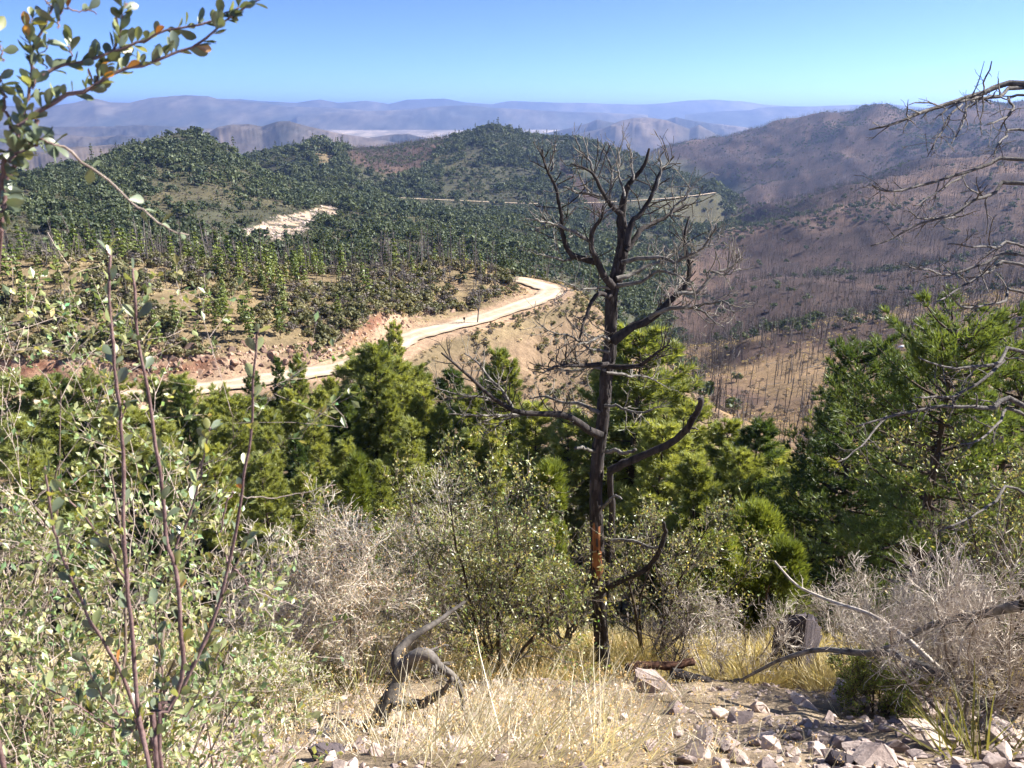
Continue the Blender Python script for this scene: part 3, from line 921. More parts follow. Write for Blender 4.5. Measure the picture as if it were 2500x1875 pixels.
PX2M = FPX / 2500 * 1024            # picture pixels of the render per radian
def spread_things(name, protos, x, y, z, h, label, cat, group, keep):
    """the biggest-looking ones become separate things; returns the mask of the rest"""
    size = h / np.sqrt(x * x + y * y + z * z)
    order = np.argsort(-size)[:keep]
    for i in order:
        pm = protos[int(rng.integers(0, len(protos)))]
        o = bpy.data.objects.new(name, None if isinstance(pm, tuple) else pm)
        if isinstance(pm, tuple):
            link('trunk', pm[0], o); link('crown', pm[1], o)
        o.location = (x[i], y[i], z[i] - 0.03 * h[i]); o.scale = (h[i] * rng.uniform(0.85, 1.15),) * 2 + (h[i],)
        o.rotation_euler = (rng.uniform(-0.05, 0.05), rng.uniform(-0.05, 0.05), rng.uniform(0, 6.28))
        col.objects.link(o)
        tag(o, label, cat, group)
    rest = np.ones(len(x), bool); rest[order] = False
    return rest

# green forest of the hills
x, y, z = sample(190000, 185, 1650, -40, 30)
wt, wf, wb, wd, wr, u, v, r = cover(x, y, z)
dn = wf * (0.12 + 0.88 * smooth(-0.25, 0.12, fbm(x / 60.0 + 9, y / 60.0, 4) + 0.5 * fbm(x / 16.0, y / 16.0, 2))) * (1 - wr)
# thinner on the sunny left hill, thick on the green ridge
dn *= np.where((u < 640) & (r < 950), 0.35 + 0.6 * smooth(-0.25, 0.2, fbm(x / 40.0, y / 40.0, 3)), 1.0)
dd, _ = dist_to(far_pts, x, y); dn *= dd > 7
dc_, _ = dist_to(far_pts * np.array((0.972, 0.972, 1)), x, y); dn *= np.where(dc_ < 16, 0.25, 1.0)
ok = (rng.uniform(0, 1, len(x)) < dn) & visible(x, y, 3)
x, y, z = x[ok], y[ok], z[ok]; r = np.hypot(x, y)
h = (1.8 + rng.gamma(2.2, 1.15, len(x))) * (0.85 + 0.25 * smooth(300, 1000, r))
con = rng.uniform(0, 1, len(x)) < 0.22
rest = spread_things('hillside_tree', P_BLOB, x[~con], y[~con], z[~con], h[~con], 'small round dark green evergreen among many on the wooded slope behind the road spur', 'tree', 'evergreens on the near wooded slopes', 300)
xb, yb, zb, hb = x[~con][rest], y[~con][rest], z[~con][rest], h[~con][rest]
X = np.concatenate([xb, x[con]]); Y = np.concatenate([yb, y[con]]); Z = np.concatenate([zb, z[con]])
H = np.concatenate([hb, h[con] * 1.45]); ix = np.concatenate([rng.integers(0, 5, len(xb)), rng.integers(5, 8, con.sum())])
gn_scatter('forest', np.stack([X, Y, Z], 1), H, rng.uniform(0, 6.28, len(X)), ix, P_BLOB + P_CONED, 'dark green woodland covering the far hills')

# burned slopes: snags, brush and the few green trees in the gullies
x, y, z = sample(90000, 122, 2600, -14, 40, 1.6)
wt, wf, wb, wd, wr, u, v, r = cover(x, y, z)
dn = np.clip(wb + 0.0, 0, 1) * (0.6 + 0.5 * smooth(-0.3, 0.4, fbm(x / 60.0, y / 60.0, 3)))
ok = (rng.uniform(0, 1, len(x)) < dn) & visible(x, y, 6)
xs, ys, zs = x[ok], y[ok], z[ok]
hs = rng.uniform(5, 11, len(xs)) * np.where(np.hypot(xs, ys) > 900, 1.1, 1.0)
# snags behind and on the spur crest
x2, y2, z2 = sample(5200, 128, 260, -40, 6)
wt, wf, wb, wd, wr, u, v, r = cover(x2, y2, z2)
dcut, _ = dist_to(road_pts[::3], x2, y2)
ok = (rng.uniform(0, 1, len(x2)) < np.where(r > 150, 0.30, 0.05)) & visible(x2, y2, 9) & (dcut > 10)
x2, y2, z2 = x2[ok], y2[ok], z2[ok]; h2 = rng.uniform(5.0, 9.5, len(x2)) * np.where(np.hypot(x2, y2) > 160, 1.15, 0.8)
rest2 = spread_things('dead_snag', P_SNAG + P_SNAGG, x2, y2, z2, h2, 'bare grey fire-killed trunk standing on the spur behind the dirt road', 'snag', 'dead snags along the spur', 130)
rest1 = spread_things('dead_snag', P_SNAG + P_SNAGG[:2], xs, ys, zs, hs, 'thin bare burned trunk standing on the scorched slope across the valley', 'snag', 'burned snags on the scorched slope', 170)
X = np.concatenate([xs[rest1], x2[rest2]]); Y = np.concatenate([ys[rest1], y2[rest2]]); Z = np.concatenate([zs[rest1], z2[rest2]]); H = np.concatenate([hs[rest1], h2[rest2]])
gn_scatter('burned_forest', np.stack([X, Y, Z], 1), H, rng.uniform(0, 6.28, len(X)), rng.integers(0, 10, len(X)), P_SNAG + P_SNAGG, 'thousands of bare burned trunks on the far slopes')
x, y, z = sample(70000, 122, 2500, -14, 40, 1.65)
wt, wf, wb, wd, wr, u, v, r = cover(x, y, z)
gul = smooth(0.0, 0.25, fbm(x / 170.0 - 40, y / 170.0, 4)) * smooth(350, 700, r) + 0.5 * smooth(0.15, 0.35, fbm(x / 60.0, y / 60.0, 3))
ok = (rng.uniform(0, 1, len(x)) < wb * (0.5 + 0.4 * gul)) & visible(x, y, 2)
green = (rng.uniform(0, 1, len(x)) < (0.06 + 0.75 * gul))[ok]
x, y, z = x[ok], y[ok], z[ok]
H = np.where(green, rng.uniform(2.5, 6, len(x)), rng.uniform(1.0, 2.4, len(x)))
ix = np.where(green, rng.integers(0, 5, len(x)), rng.integers(5, 8, len(x)))
fl = (~green) & (rng.uniform(0, 1, len(x)) < 0.22)
ix = np.where(fl, rng.integers(8, 11, len(x)), ix); H = np.where(fl, rng.uniform(5, 9, len(x)), H)
gn_scatter('undergrowth', np.stack([x, y, z], 1), H, rng.uniform(0, 6.28, len(x)), ix, P_BLOB + P_BRUSH + P_FALLEN, 'grey brush and scattered green trees on the burned slopes')

# the spur: young pines, scrub bushes
x, y, z = sample(1500, 104, 172, -40, 4)
wt, wf, wb, wd, wr, u, v, r = cover(x, y, z)
dcut, _ = dist_to(road_pts[::3], x, y)
dn = np.where(u < 780, 0.30, 0.07) * smooth(-0.5, 0.1, fbm(x / 15.0 + 3, y / 15.0, 3))
ok = (rng.uniform(0, 1, len(x)) < dn) & (dcut > 9) & (z > -37) & visible(x, y, 2)
spread_things('young_pine', P_CONE, x[ok], y[ok], z[ok], rng.uniform(3.2, 7.0, ok.sum()), 'small young green pine growing on the scrubby spur above the dirt road', 'pine', 'young pines on the spur', 300)
x, y, z = sample(15000, 95, 185, -42, 14)
wt, wf, wb, wd, wr, u, v, r = cover(x, y, z)
dcut, _ = dist_to(road_pts[::3], x, y)
dn = smooth(-0.5, 0.15, fbm(x / 9.0, y / 9.0, 3)) * np.where(z > -36.4, 0.75, 0.6)
ok = (rng.uniform(0, 1, len(x)) < dn) & np.where(z > -36.4, dcut > 6.5, dcut > 4.5) & visible(x, y, 1)
x, y, z = x[ok], y[ok], z[ok]; low = z < -36.4
h = np.where(low, rng.uniform(0.5, 1.3, len(x)), rng.uniform(0.7, 2.3, len(x)))
rest = spread_things('scrub_bush', P_SCRUB, x, y, z, h, 'low rounded olive scrub bush on the tan slopes beside the dirt road', 'bush', 'scrub bushes by the road', 300)
gn_scatter('scrub', np.stack([x, y, z], 1)[rest], h[rest], rng.uniform(0, 6.28, rest.sum()), rng.integers(0, 8, rest.sum()), P_SCRUB + P_BRUSH, 'smaller olive and grey scrub dotting the tan slopes')

# undergrowth between the pines of the gully
x, y, z = sample(3800, 24, 112, -42, 42, 1.7)
dcut, _ = dist_to(road_pts[::3], x, y)
ok = (rng.uniform(0, 1, len(x)) < 0.25 + 0.75 * smooth(-0.4, 0.2, fbm(x / 8.0, y / 8.0, 3))) & (dcut > 6)
gn_scatter('shrubbery', np.stack([x, y, z], 1)[ok], rng.uniform(0.7, 2.6, ok.sum()), rng.uniform(0, 6.28, ok.sum()), rng.integers(0, 8, ok.sum()), P_SCRUB + P_BRUSH, 'olive undergrowth between the pines of the gully')

# dry grass tufts on the open slopes
x, y, z = sample(16000, 95, 420, -42, 40, 1.4)
wt, wf, wb, wd, wr, u, v, r = cover(x, y, z)
dcut, _ = dist_to(road_pts[::3], x, y)
ok = (rng.uniform(0, 1, len(x)) < (wt + wb * 0.8) * smooth(-0.3, 0.3, fbm(x / 12.0, y / 12.0, 3))) & (dcut > 4.5) & visible(x, y, 1)
gn_scatter('hillside_grass', np.stack([x, y, z], 1)[ok], rng.uniform(0.3, 0.9, ok.sum()) * (1 + r[ok] / 400), rng.uniform(0, 6.28, ok.sum()), rng.integers(0, 3, ok.sum()), P_STRAW, 'pale dry grass tufts on the open slopes')

# brush filling the gaps of the nearer woods
x, y, z = sample(26000, 185, 1000, -40, 16, 1.7)
wt, wf, wb, wd, wr, u, v, r = cover(x, y, z)
ok = (rng.uniform(0, 1, len(x)) < wf * (1 - wr) * 0.8) & visible(x, y, 1)
gn_scatter('hillside_undergrowth', np.stack([x, y, z], 1)[ok], rng.uniform(0.7, 2.2, ok.sum()), rng.uniform(0, 6.28, ok.sum()), rng.integers(0, 8, ok.sum()), P_SCRUB + P_BRUSH, 'low olive and grey brush between the hillside trees')

# ------------------------------------------------------------------ branching growth, many branches at a time
def nrm_(v):
    return v / (np.linalg.norm(v, axis=-1, keepdims=True) + 1e-9)

def tubes(g, P, Rad, sides=3, c=None):
    """many tapered tubes with the same number of points: P (B,N,3), Rad (B,N)"""
    B, N, _ = P.shape
    if not B: return
    t = nrm_(np.gradient(P, axis=1))
    ref = np.where(np.abs(t[:, :1, 2:3]) > 0.7, np.array((0.3, 0.95, 0.1)), np.array((0.05, 0.1, 1.0)))
    a = nrm_(np.cross(t, np.broadcast_to(ref, t.shape))); b = np.cross(t, a)
    th = np.arange(sides) * 2 * math.pi / sides
    v = P[:, :, None] + Rad[:, :, None, None] * (np.cos(th)[None, None, :, None] * a[:, :, None] + np.sin(th)[None, None, :, None] * b[:, :, None])
    bi = np.arange(B)[:, None, None] * (N * sides); i = np.arange(N - 1)[None, :, None] * sides; j = np.arange(sides)[None, None, :]; k = (j + 1) % sides
    f = np.stack([bi + i + j, bi + i + k, bi + i + sides + k, bi + i + sides + j], -1).reshape(-1, 4)
    cc = None
    if c is not None:
        c = np.asarray(c, float)
        cc = np.repeat(c, N * sides, 0) if c.ndim == 2 else c
    g.add(v.reshape(-1, 3), None, f, cc)

def branches(P, Rad, n, length, angle=(0.5, 1.0), up=0.1, wob=0.18, npts=6, s0=0.25, s1=1.0, rfac=0.55, taper=0.25, curl=0.0, lenvar=(0.6, 1.2), shrink=0.5):
    """n child branches on each of the given parents; returns (P, Rad) of the children"""
    B, N, _ = P.shape
    k = np.repeat(np.arange(B), n); m = len(k)
    s = rng.uniform(s0, s1, m) * (N - 1)
    i = np.minimum(s.astype(int), N - 2); f = (s - i)[:, None]
    p = P[k, i] * (1 - f) + P[k, i + 1] * f
    r = (Rad[k, i] * (1 - f[:, 0]) + Rad[k, i + 1] * f[:, 0])
    t = nrm_(P[k, i + 1] - P[k, i])
    perp = nrm_(np.cross(t, rng.normal(size=(m, 3))))
    a = rng.uniform(angle[0], angle[1], m)[:, None]
    d = nrm_(t * np.cos(a) + perp * np.sin(a))
    L = length * rng.uniform(lenvar[0], lenvar[1], m) * (1 - shrink * s / (N - 1))
    out = np.empty((m, npts, 3)); out[:, 0] = p
    cd = curl * perp + np.array((0, 0, up))
    for q in range(1, npts):
        d = nrm_(d + cd + wob * rng.normal(size=(m, 3)))
        out[:, q] = out[:, q - 1] + d * (L / (npts - 1))[:, None]
    r0 = np.maximum(r * rfac, 0.0008)
    rad = r0[:, None] * np.linspace(1, taper, npts)[None]
    return out, rad

def stems(base, n, length, spread, up=0.08, wob=0.12, npts=9, r0=0.03, taper=0.25, lean=(0, 0, 0), z0=0.15):
    out = np.empty((n, npts, 3)); out[:, 0] = np.asarray(base) + rng.normal(size=(n, 3)) * np.array((0.06, 0.06, 0.0)) * length * 0.3
    a = np.arange(n) * 2.399 + rng.uniform(0, 1, n); sp = rng.uniform(0.15, 1, n) * spread
    d = nrm_(np.stack([np.cos(a) * sp, np.sin(a) * sp, np.ones(n)], 1) + np.asarray(lean))
    L = length * rng.uniform(0.7, 1.1, n)
    out[:, 0, 2] -= z0
    for q in range(1, npts):
        d = nrm_(d + np.array((0, 0, up)) + wob * rng.normal(size=(n, 3)))
        out[:, q] = out[:, q - 1] + d * (L / (npts - 1))[:, None]
    rad = r0 * rng.uniform(0.6, 1.1, n)[:, None] * np.linspace(1, taper, npts)[None]
    return out, rad

def leaves(g, pos, dirs, length, asp=0.4, c=None, fold=0.25):
    """pointed oval leaves, folded along the midrib: 4 triangles each"""
    n = len(pos)
    d = nrm_(dirs); a = nrm_(np.cross(d, rng.normal(size=(n, 3)))); nn = np.cross(d, a)
    L = np.broadcast_to(length, (n,))[:, None]; W = L * asp * 0.5
    b0 = pos; tip = pos + d * L
    l1 = pos + d * L * 0.55 - a * W + nn * W * fold; r1 = pos + d * L * 0.55 + a * W + nn * W * fold
    mid = pos + d * L * 0.55
    v = np.stack([b0, r1, tip, l1, mid], 1).reshape(-1, 3)
    o = (np.arange(n) * 5)[:, None, None]
    f = (np.array([(0, 1, 4), (1, 2, 4), (2, 3, 4), (3, 0, 4)])[None] + o).reshape(-1, 3)
    g.add(v, f, None, None if c is None else np.repeat(c, 5, 0))

def ends(P, lo=0.3):
    """random points and directions along branches, for leaves"""
    B, N, _ = P.shape
    s = rng.uniform(lo, 1.0, B) * (N - 1); i = np.minimum(s.astype(int), N - 2); f = (s - i)[:, None]
    k = np.arange(B)
    return P[k, i] * (1 - f) + P[k, i + 1] * f, nrm_(P[k, i + 1] - P[k, i])

def on_ground(u, v, r, sink=0.0):
    p = at(u, v, r); p[2] = float(ground_z(p[0], p[1])) - sink
    return p

ORD = ['first', 'second', 'third', 'fourth', 'fifth', 'sixth', 'seventh', 'eighth', 'ninth', 'tenth', 'eleventh', 'twelfth', 'thirteenth',
       'fourteenth', 'fifteenth', 'sixteenth', 'seventeenth', 'eighteenth', 'nineteenth', 'twentieth', 'twenty-first', 'twenty-second', 'twenty-third', 'twenty-fourth',
       'twenty-fifth', 'twenty-sixth', 'twenty-seventh', 'twenty-eighth', 'twenty-ninth', 'thirtieth', 'thirty-first', 'thirty-second', 'thirty-third', 'thirty-fourth',
       'thirty-fifth', 'thirty-sixth', 'thirty-seventh', 'thirty-eighth', 'thirty-ninth', 'fortieth', 'forty-first', 'forty-second', 'forty-third', 'forty-fourth', 'forty-fifth', 'forty-sixth', 'forty-seventh', 'forty-eighth', 'forty-ninth', 'fiftieth', 'fifty-first', 'fifty-second', 'fifty-third', 'fifty-fourth', 'fifty-fifth', 'fifty-sixth', 'fifty-seventh', 'fifty-eighth', 'fifty-ninth', 'sixtieth', 'sixty-first', 'sixty-second', 'sixty-third', 'sixty-fourth', 'sixty-fifth', 'sixty-sixth', 'sixty-seventh', 'sixty-eighth', 'sixty-ninth', 'seventieth', 'seventy-first', 'seventy-second', 'seventy-third', 'seventy-fourth']

# ------------------------------------------------------------------ pines in the gully below the road
V_PINE = [pine_meshes('pine_a', 11, 16, 2.9, 0.3, 1.5, 9, 0.5, 0.07, power=0.5), pine_meshes('pine_b', 12, 16, 2.5, 0.38, 1.5, 9, 0.5, 0.07, power=0.45, lean=0.05), pine_meshes('pine_c', 13, 16, 3.4, 0.2, 1.4, 9, 0.5, 0.07, power=0.5, step=0.5),
          pine_meshes('pine_d', 14, 16, 2.6, 0.26, 1.5, 9, 0.48, 0.07, mat=M_PINE_DK, power=0.55), pine_meshes('pine_e', 15, 16, 3.2, 0.22, 1.35, 9, 0.5, 0.07, power=0.4, lean=0.04)]
PINES = [ # u, v of the top in the 2212-wide view, distance, girth, variant
 (802,742,62,1.0,0),(870,772,67,0.95,1),(735,848,60,0.9,3),(690,900,56,0.9,1),(640,945,52,0.85,3),(575,880,64,1.0,0),(500,855,70,1.0,2),(440,862,74,0.9,1),
 (392,822,84,0.8,3),(350,905,66,1.0,0),(290,880,70,1.0,2),(210,890,68,1.0,1),(120,880,70,1.0,0),(40,900,66,1.0,2),(600,772,96,0.75,3),(630,770,94,0.75,1),(545,800,88,0.8,3),
 (846,703,104,0.8,1),(824,735,101,0.8,3),(778,768,88,1.25,4),(925,835,64,0.9,1),(975,800,62,1.15,3),(1040,815,66,1.0,3),(1105,762,58,0.9,1),(1160,880,52,1.0,4),
 (1385,728,50,1.35,4),(1320,800,53,1.2,0),(1450,812,54,1.2,0),(1500,872,50,1.1,2),(1555,905,46,1.0,1),(1430,930,42,1.1,4),(1510,985,38,1.0,0),
 (1640,912,44,1.25,3),(1690,965,46,1.1,0),(1590,985,40,1.0,4),(740,955,48,0.9,0),(890,905,52,0.95,2),(1010,930,47,0.9,0),(560,985,46,0.9,2),(460,960,50,0.9,0),
 (1740,1000,42,1.1,2),(1600,1040,33,0.9,4),(330,990,48,1.0,3),(150,1000,48,1.0,0),(830,1000,44,0.8,1),(660,1020,42,0.8,4),(70,815,92,1.2,0),(170,812,92,1.2,4),(255,808,92,1.2,2),(330,812,92,1.1,0),(20,808,94,1.2,2),(120,806,95,1.2,3),(390,818,90,1.0,4),(470,842,82,0.85,4),(530,858,76,0.9,2),(690,842,76,0.9,0),(900,800,72,0.9,4),(1015,850,56,1.0,0),(1230,900,48,1.0,2),(620,840,78,0.8,1),(660,875,70,0.75,0),(715,815,84,0.75,1),(765,830,72,0.75,3),(840,845,60,0.75,0),(905,870,62,0.75,1),(950,880,58,0.8,0),(1070,900,56,0.8,1),(585,930,58,0.8,1),(520,920,60,0.8,0)]
HAND = {0: 'tallest sunlit pine with a bare straight trunk in the gully below the dirt road', 17: 'slim dark pine standing against the pale road beside a shorter twin',
        18: 'short slim dark pine, the lower of the pair against the pale road', 25: 'broad bright green pine right behind the dead tree', 32: 'dark rounded pine with bright edges right of the dead tree',
        14: 'narrow pine at the near edge of the road, the lower-topped of a pair', 15: 'narrow pine at the near edge of the road, the higher-topped of a pair', 19: 'bushy dark conifer touching the road at its lower bend'}
order = sorted(range(len(PINES)), key=lambda i: PINES[i][0])
rank = {i: k for k, i in enumerate(order)}
for i, (u, v, r, girth, var) in enumerate(PINES):
    b = on_ground(u * K, v * K, r); topz = at(u * K, v * K, r)[2]
    s = (topz - b[2]) / 16.0
    e = empty('pine_tree', b); e.rotation_euler = (0, 0, rng.uniform(0, 6.28)); e.scale = (s * girth * 1.1, s * girth * 1.1, s)
    link('trunk', V_PINE[var][0], e); link('crown', V_PINE[var][1], e)
    lab = HAND.get(i, 'green pine in the gully below the road, its top %s from the left' % ORD[rank[i]])
    tag(e, lab, 'pine', 'pines in the gully below the road')

# big dark pines close on the right
BIG = [(1890,745,33,6,15.5,4.2,0.12,0.85,'wide dark pine with a bright left edge beside the snow patches'),
       (2085,690,27,7,15.0,4.8,0.15,0.8,'largest dark pine with a thick leaning trunk at the right edge'),
       (1985,775,37,8,14.0,4.0,0.15,0.7,'dark pine between the two big pines on the right'),
       (2195,745,31,9,14.0,4.4,0.12,0.7,'dark pine cut off by the right edge of the picture'),
       (1790,885,35,10,12.0,3.2,0.12,0.75,'shorter pine at the left foot of the big dark pines')]
for (u, v, r, seed, h, rm, base, dens, lab) in BIG:
    b = on_ground(u * K, v * K, r); topz = at(u * K, v * K, r)[2]
    hh = topz - b[2]
    tm, cm = pine_meshes('big_pine_%d' % seed, seed, hh, rm, base, 2.1 * dens, 9, 0.30, 0.042, 0.30, M_PINE_DK if seed in (6, 7, 8, 9) else M_PINE, 0.05, 0.42, 0.42)
    e = empty('pine_tree', b)
    link('trunk', tm, e); link('crown', cm, e)
    tag(e, lab, 'pine', 'big dark pines on the right')

# junipers
def juniper(u, vt, r, rad, seed, lab):
    global rng
    keep = rng; rng = np.random.default_rng(seed)
    b = on_ground(u * K, vt * K, r); topz = at(u * K, vt * K, r)[2]; h = topz - b[2]
    e = empty('juniper_tree', b)
    P, Rd = stems((0, 0, 0), 5, h * 0.8, 0.5, 0.05, 0.1, 8, 0.07)
    g = Geo(); tubes(g, P, Rd, 5)
    P2, R2 = branches(P, Rd, 16, h * 0.3, (0.5, 1.1), 0.12, 0.12, 5); tubes(g, P2, R2, 3)
    link('trunk', g.mesh('trunk', [M_BARK], True), e)
    gc = Geo()
    nlob = 34
    lz = rng.uniform(0.12, 1.0, nlob) ** 0.8; la = rng.uniform(0, 6.28, nlob)
    lrad = rad * (1.05 - lz) ** 0.6 * rng.uniform(0.35, 1.15, nlob)
    lc = np.stack([lrad * np.cos(la), lrad * np.sin(la), lz * h * 0.92], 1); ls = rad * rng.uniform(0.16, 0.42, nlob)
    n = 3400
    k = rng.integers(0, nlob, n); d = unit(n); d[:, 2] = d[:, 2] * 0.8 + 0.25
    p = lc[k] + d * ls[k][:, None] * rng.uniform(0.3, 1.0, n)[:, None] * np.array((1, 1, 1.35))
    tufts(gc, p, d * 0.7 + np.array((0, 0, 0.6)), 7, 0.11 + 0.028 * h, 0.02 + 0.002 * h, 0.5, 0.35)
    link('crown', gc.mesh('crown', [M_JUNIPER]), e)
    tag(e, lab, 'juniper', 'junipers below the crest')
    rng = keep
juniper(1640, 1080, 18.5, 1.35, 31, 'tall olive green juniper right of the dead tree')
juniper(1560, 1160, 17.0, 0.9, 32, 'narrow olive juniper leaning against the dead tree\'s right side')
juniper(1700, 1175, 17.5, 0.95, 33, 'low olive juniper at the right foot of the tall juniper')
juniper(760, 960, 33.0, 1.1, 34, 'yellow green juniper above the grey leafless bushes')
juniper(540, 1390, 10.0, 0.42, 35, 'small round dark green juniper beside the leafy shoots')
juniper(905, 850, 70.0, 2.2, 36, 'dark bushy juniper below the tan road slope')
juniper(1190, 960, 24.0, 1.0, 37, 'yellow green juniper half hidden behind the scrub oak')

# ------------------------------------------------------------------ the dead pine in the middle
M_DEADBARK = bark_mat('dead_pine_bark', (0.016, 0.014, 0.015), (0.085, 0.072, 0.068), 11, 0.95, (1, 1, 0.3), 1.0)
M_DEADTWIG = bark_mat('lichen_grey_twig', (0.05, 0.045, 0.042), (0.27, 0.25, 0.225), 9, 0.85, (1, 1, 1), 0.6)
M_BARE = bark_mat('bare_orange_wood', (0.20, 0.075, 0.03), (0.46, 0.20, 0.09), 12, 0.8, (1, 1, 0.15), 0.4)
TR = 13.2
tree_base = on_ground(1472, 1640, TR)
dead = empty('dead_pine', tree_base)
tag(dead, 'tall bare dead pine with dark trunk and curling leafless limbs in the middle', 'dead tree')
OFF = -tree_base
def limb(pts, dy, w0, w1, n=16, dy0=0.0):
    """limb from traced points: (u, v) in photo pixels, leaning dy metres away along its length; widths in photo pixels"""
    p = []
    m = len(pts)
    for k, (u, v) in enumerate(pts):
        t = k / (m - 1)
        p.append(at(u, v, TR + dy0 + dy * t))
    p = spline(np.array(p), n) + OFF
    mpp = TR * 0.70 / FPX
    return p, np.linspace(w0, w1, n) * 0.5 * mpp
tk, tkr = limb([(1474,1690),(1470,1600),(1460,1414),(1458,1311),(1455,1209),(1460,1106),(1468,1055),(1475,978),(1482,901),(1489,856),(1493,718),(1503,685),(1517,627),(1522,573),(1517,523),(1524,483),(1535,450),(1571,407),(1585,363)], 0.3, 62, 9, 46)
tkr = np.interp(np.linspace(0, 1, 46), [0, .05, .2, .45, .62, .75, .85, 1], np.array([48, 38, 31, 28, 29, 22, 14, 5]) * 0.5 * TR * 1.1 / FPX)
g = Geo(); tube(g, tk, tkr, 12, (0.9, 0.88, 0.86), 0.09)
# bark plates standing proud of the trunk
for _ in range(420):
    i = int(rng.integers(2, 34)); a = rng.uniform(0, 6.28); t_ = nrm_(tk[i + 1] - tk[i]); s_ = np.array((math.cos(a), math.sin(a), 0.0))
    c0 = tk[i] + (tk[i + 1] - tk[i]) * rng.uniform(0, 1) + s_ * tkr[i] * 0.97; w_ = np.cross(t_, s_) * rng.uniform(0.012, 0.03); l_ = t_ * rng.uniform(0.05, 0.16)
    o_ = s_ * rng.uniform(0.006, 0.018)
    vv = [c0 - w_ - l_, c0 + w_ - l_ * 0.8, c0 + w_ + l_ * 0.7, c0 - w_ * 0.8 + l_, c0 - w_ * 0.7 - l_ * 0.8 + o_, c0 + w_ * 0.7 - l_ * 0.6 + o_, c0 + w_ * 0.7 + l_ * 0.5 + o_, c0 - w_ * 0.6 + l_ * 0.8 + o_]
    g.add(vv, None, [(4, 5, 6, 7), (0, 1, 5, 4), (1, 2, 6, 5), (2, 3, 7, 6), (3, 0, 4, 7)], np.array((1, 1, 1)) * rng.uniform(0.6, 1.6))
link('trunk', g.mesh('dead_trunk', [M_DEADBARK], True), dead)
bw, bwr = limb([(1461,1420),(1459,1375),(1457,1330),(1456,1290),(1455,1262)], 0.05, 47, 38, 12, 0.02 - 0.03)
g = Geo(); tube(g, bw, bwr * np.array([.6, .9, 1, 1.02, 1.03, 1.03, 1.02, 1.02, 1, 1, .9, .55]), 12, None, 0.05)
o = link('bare_wood', g.mesh('bare_wood', [M_BARE], True), dead); o['label'] = 'orange patch of bare wood low on the trunk'
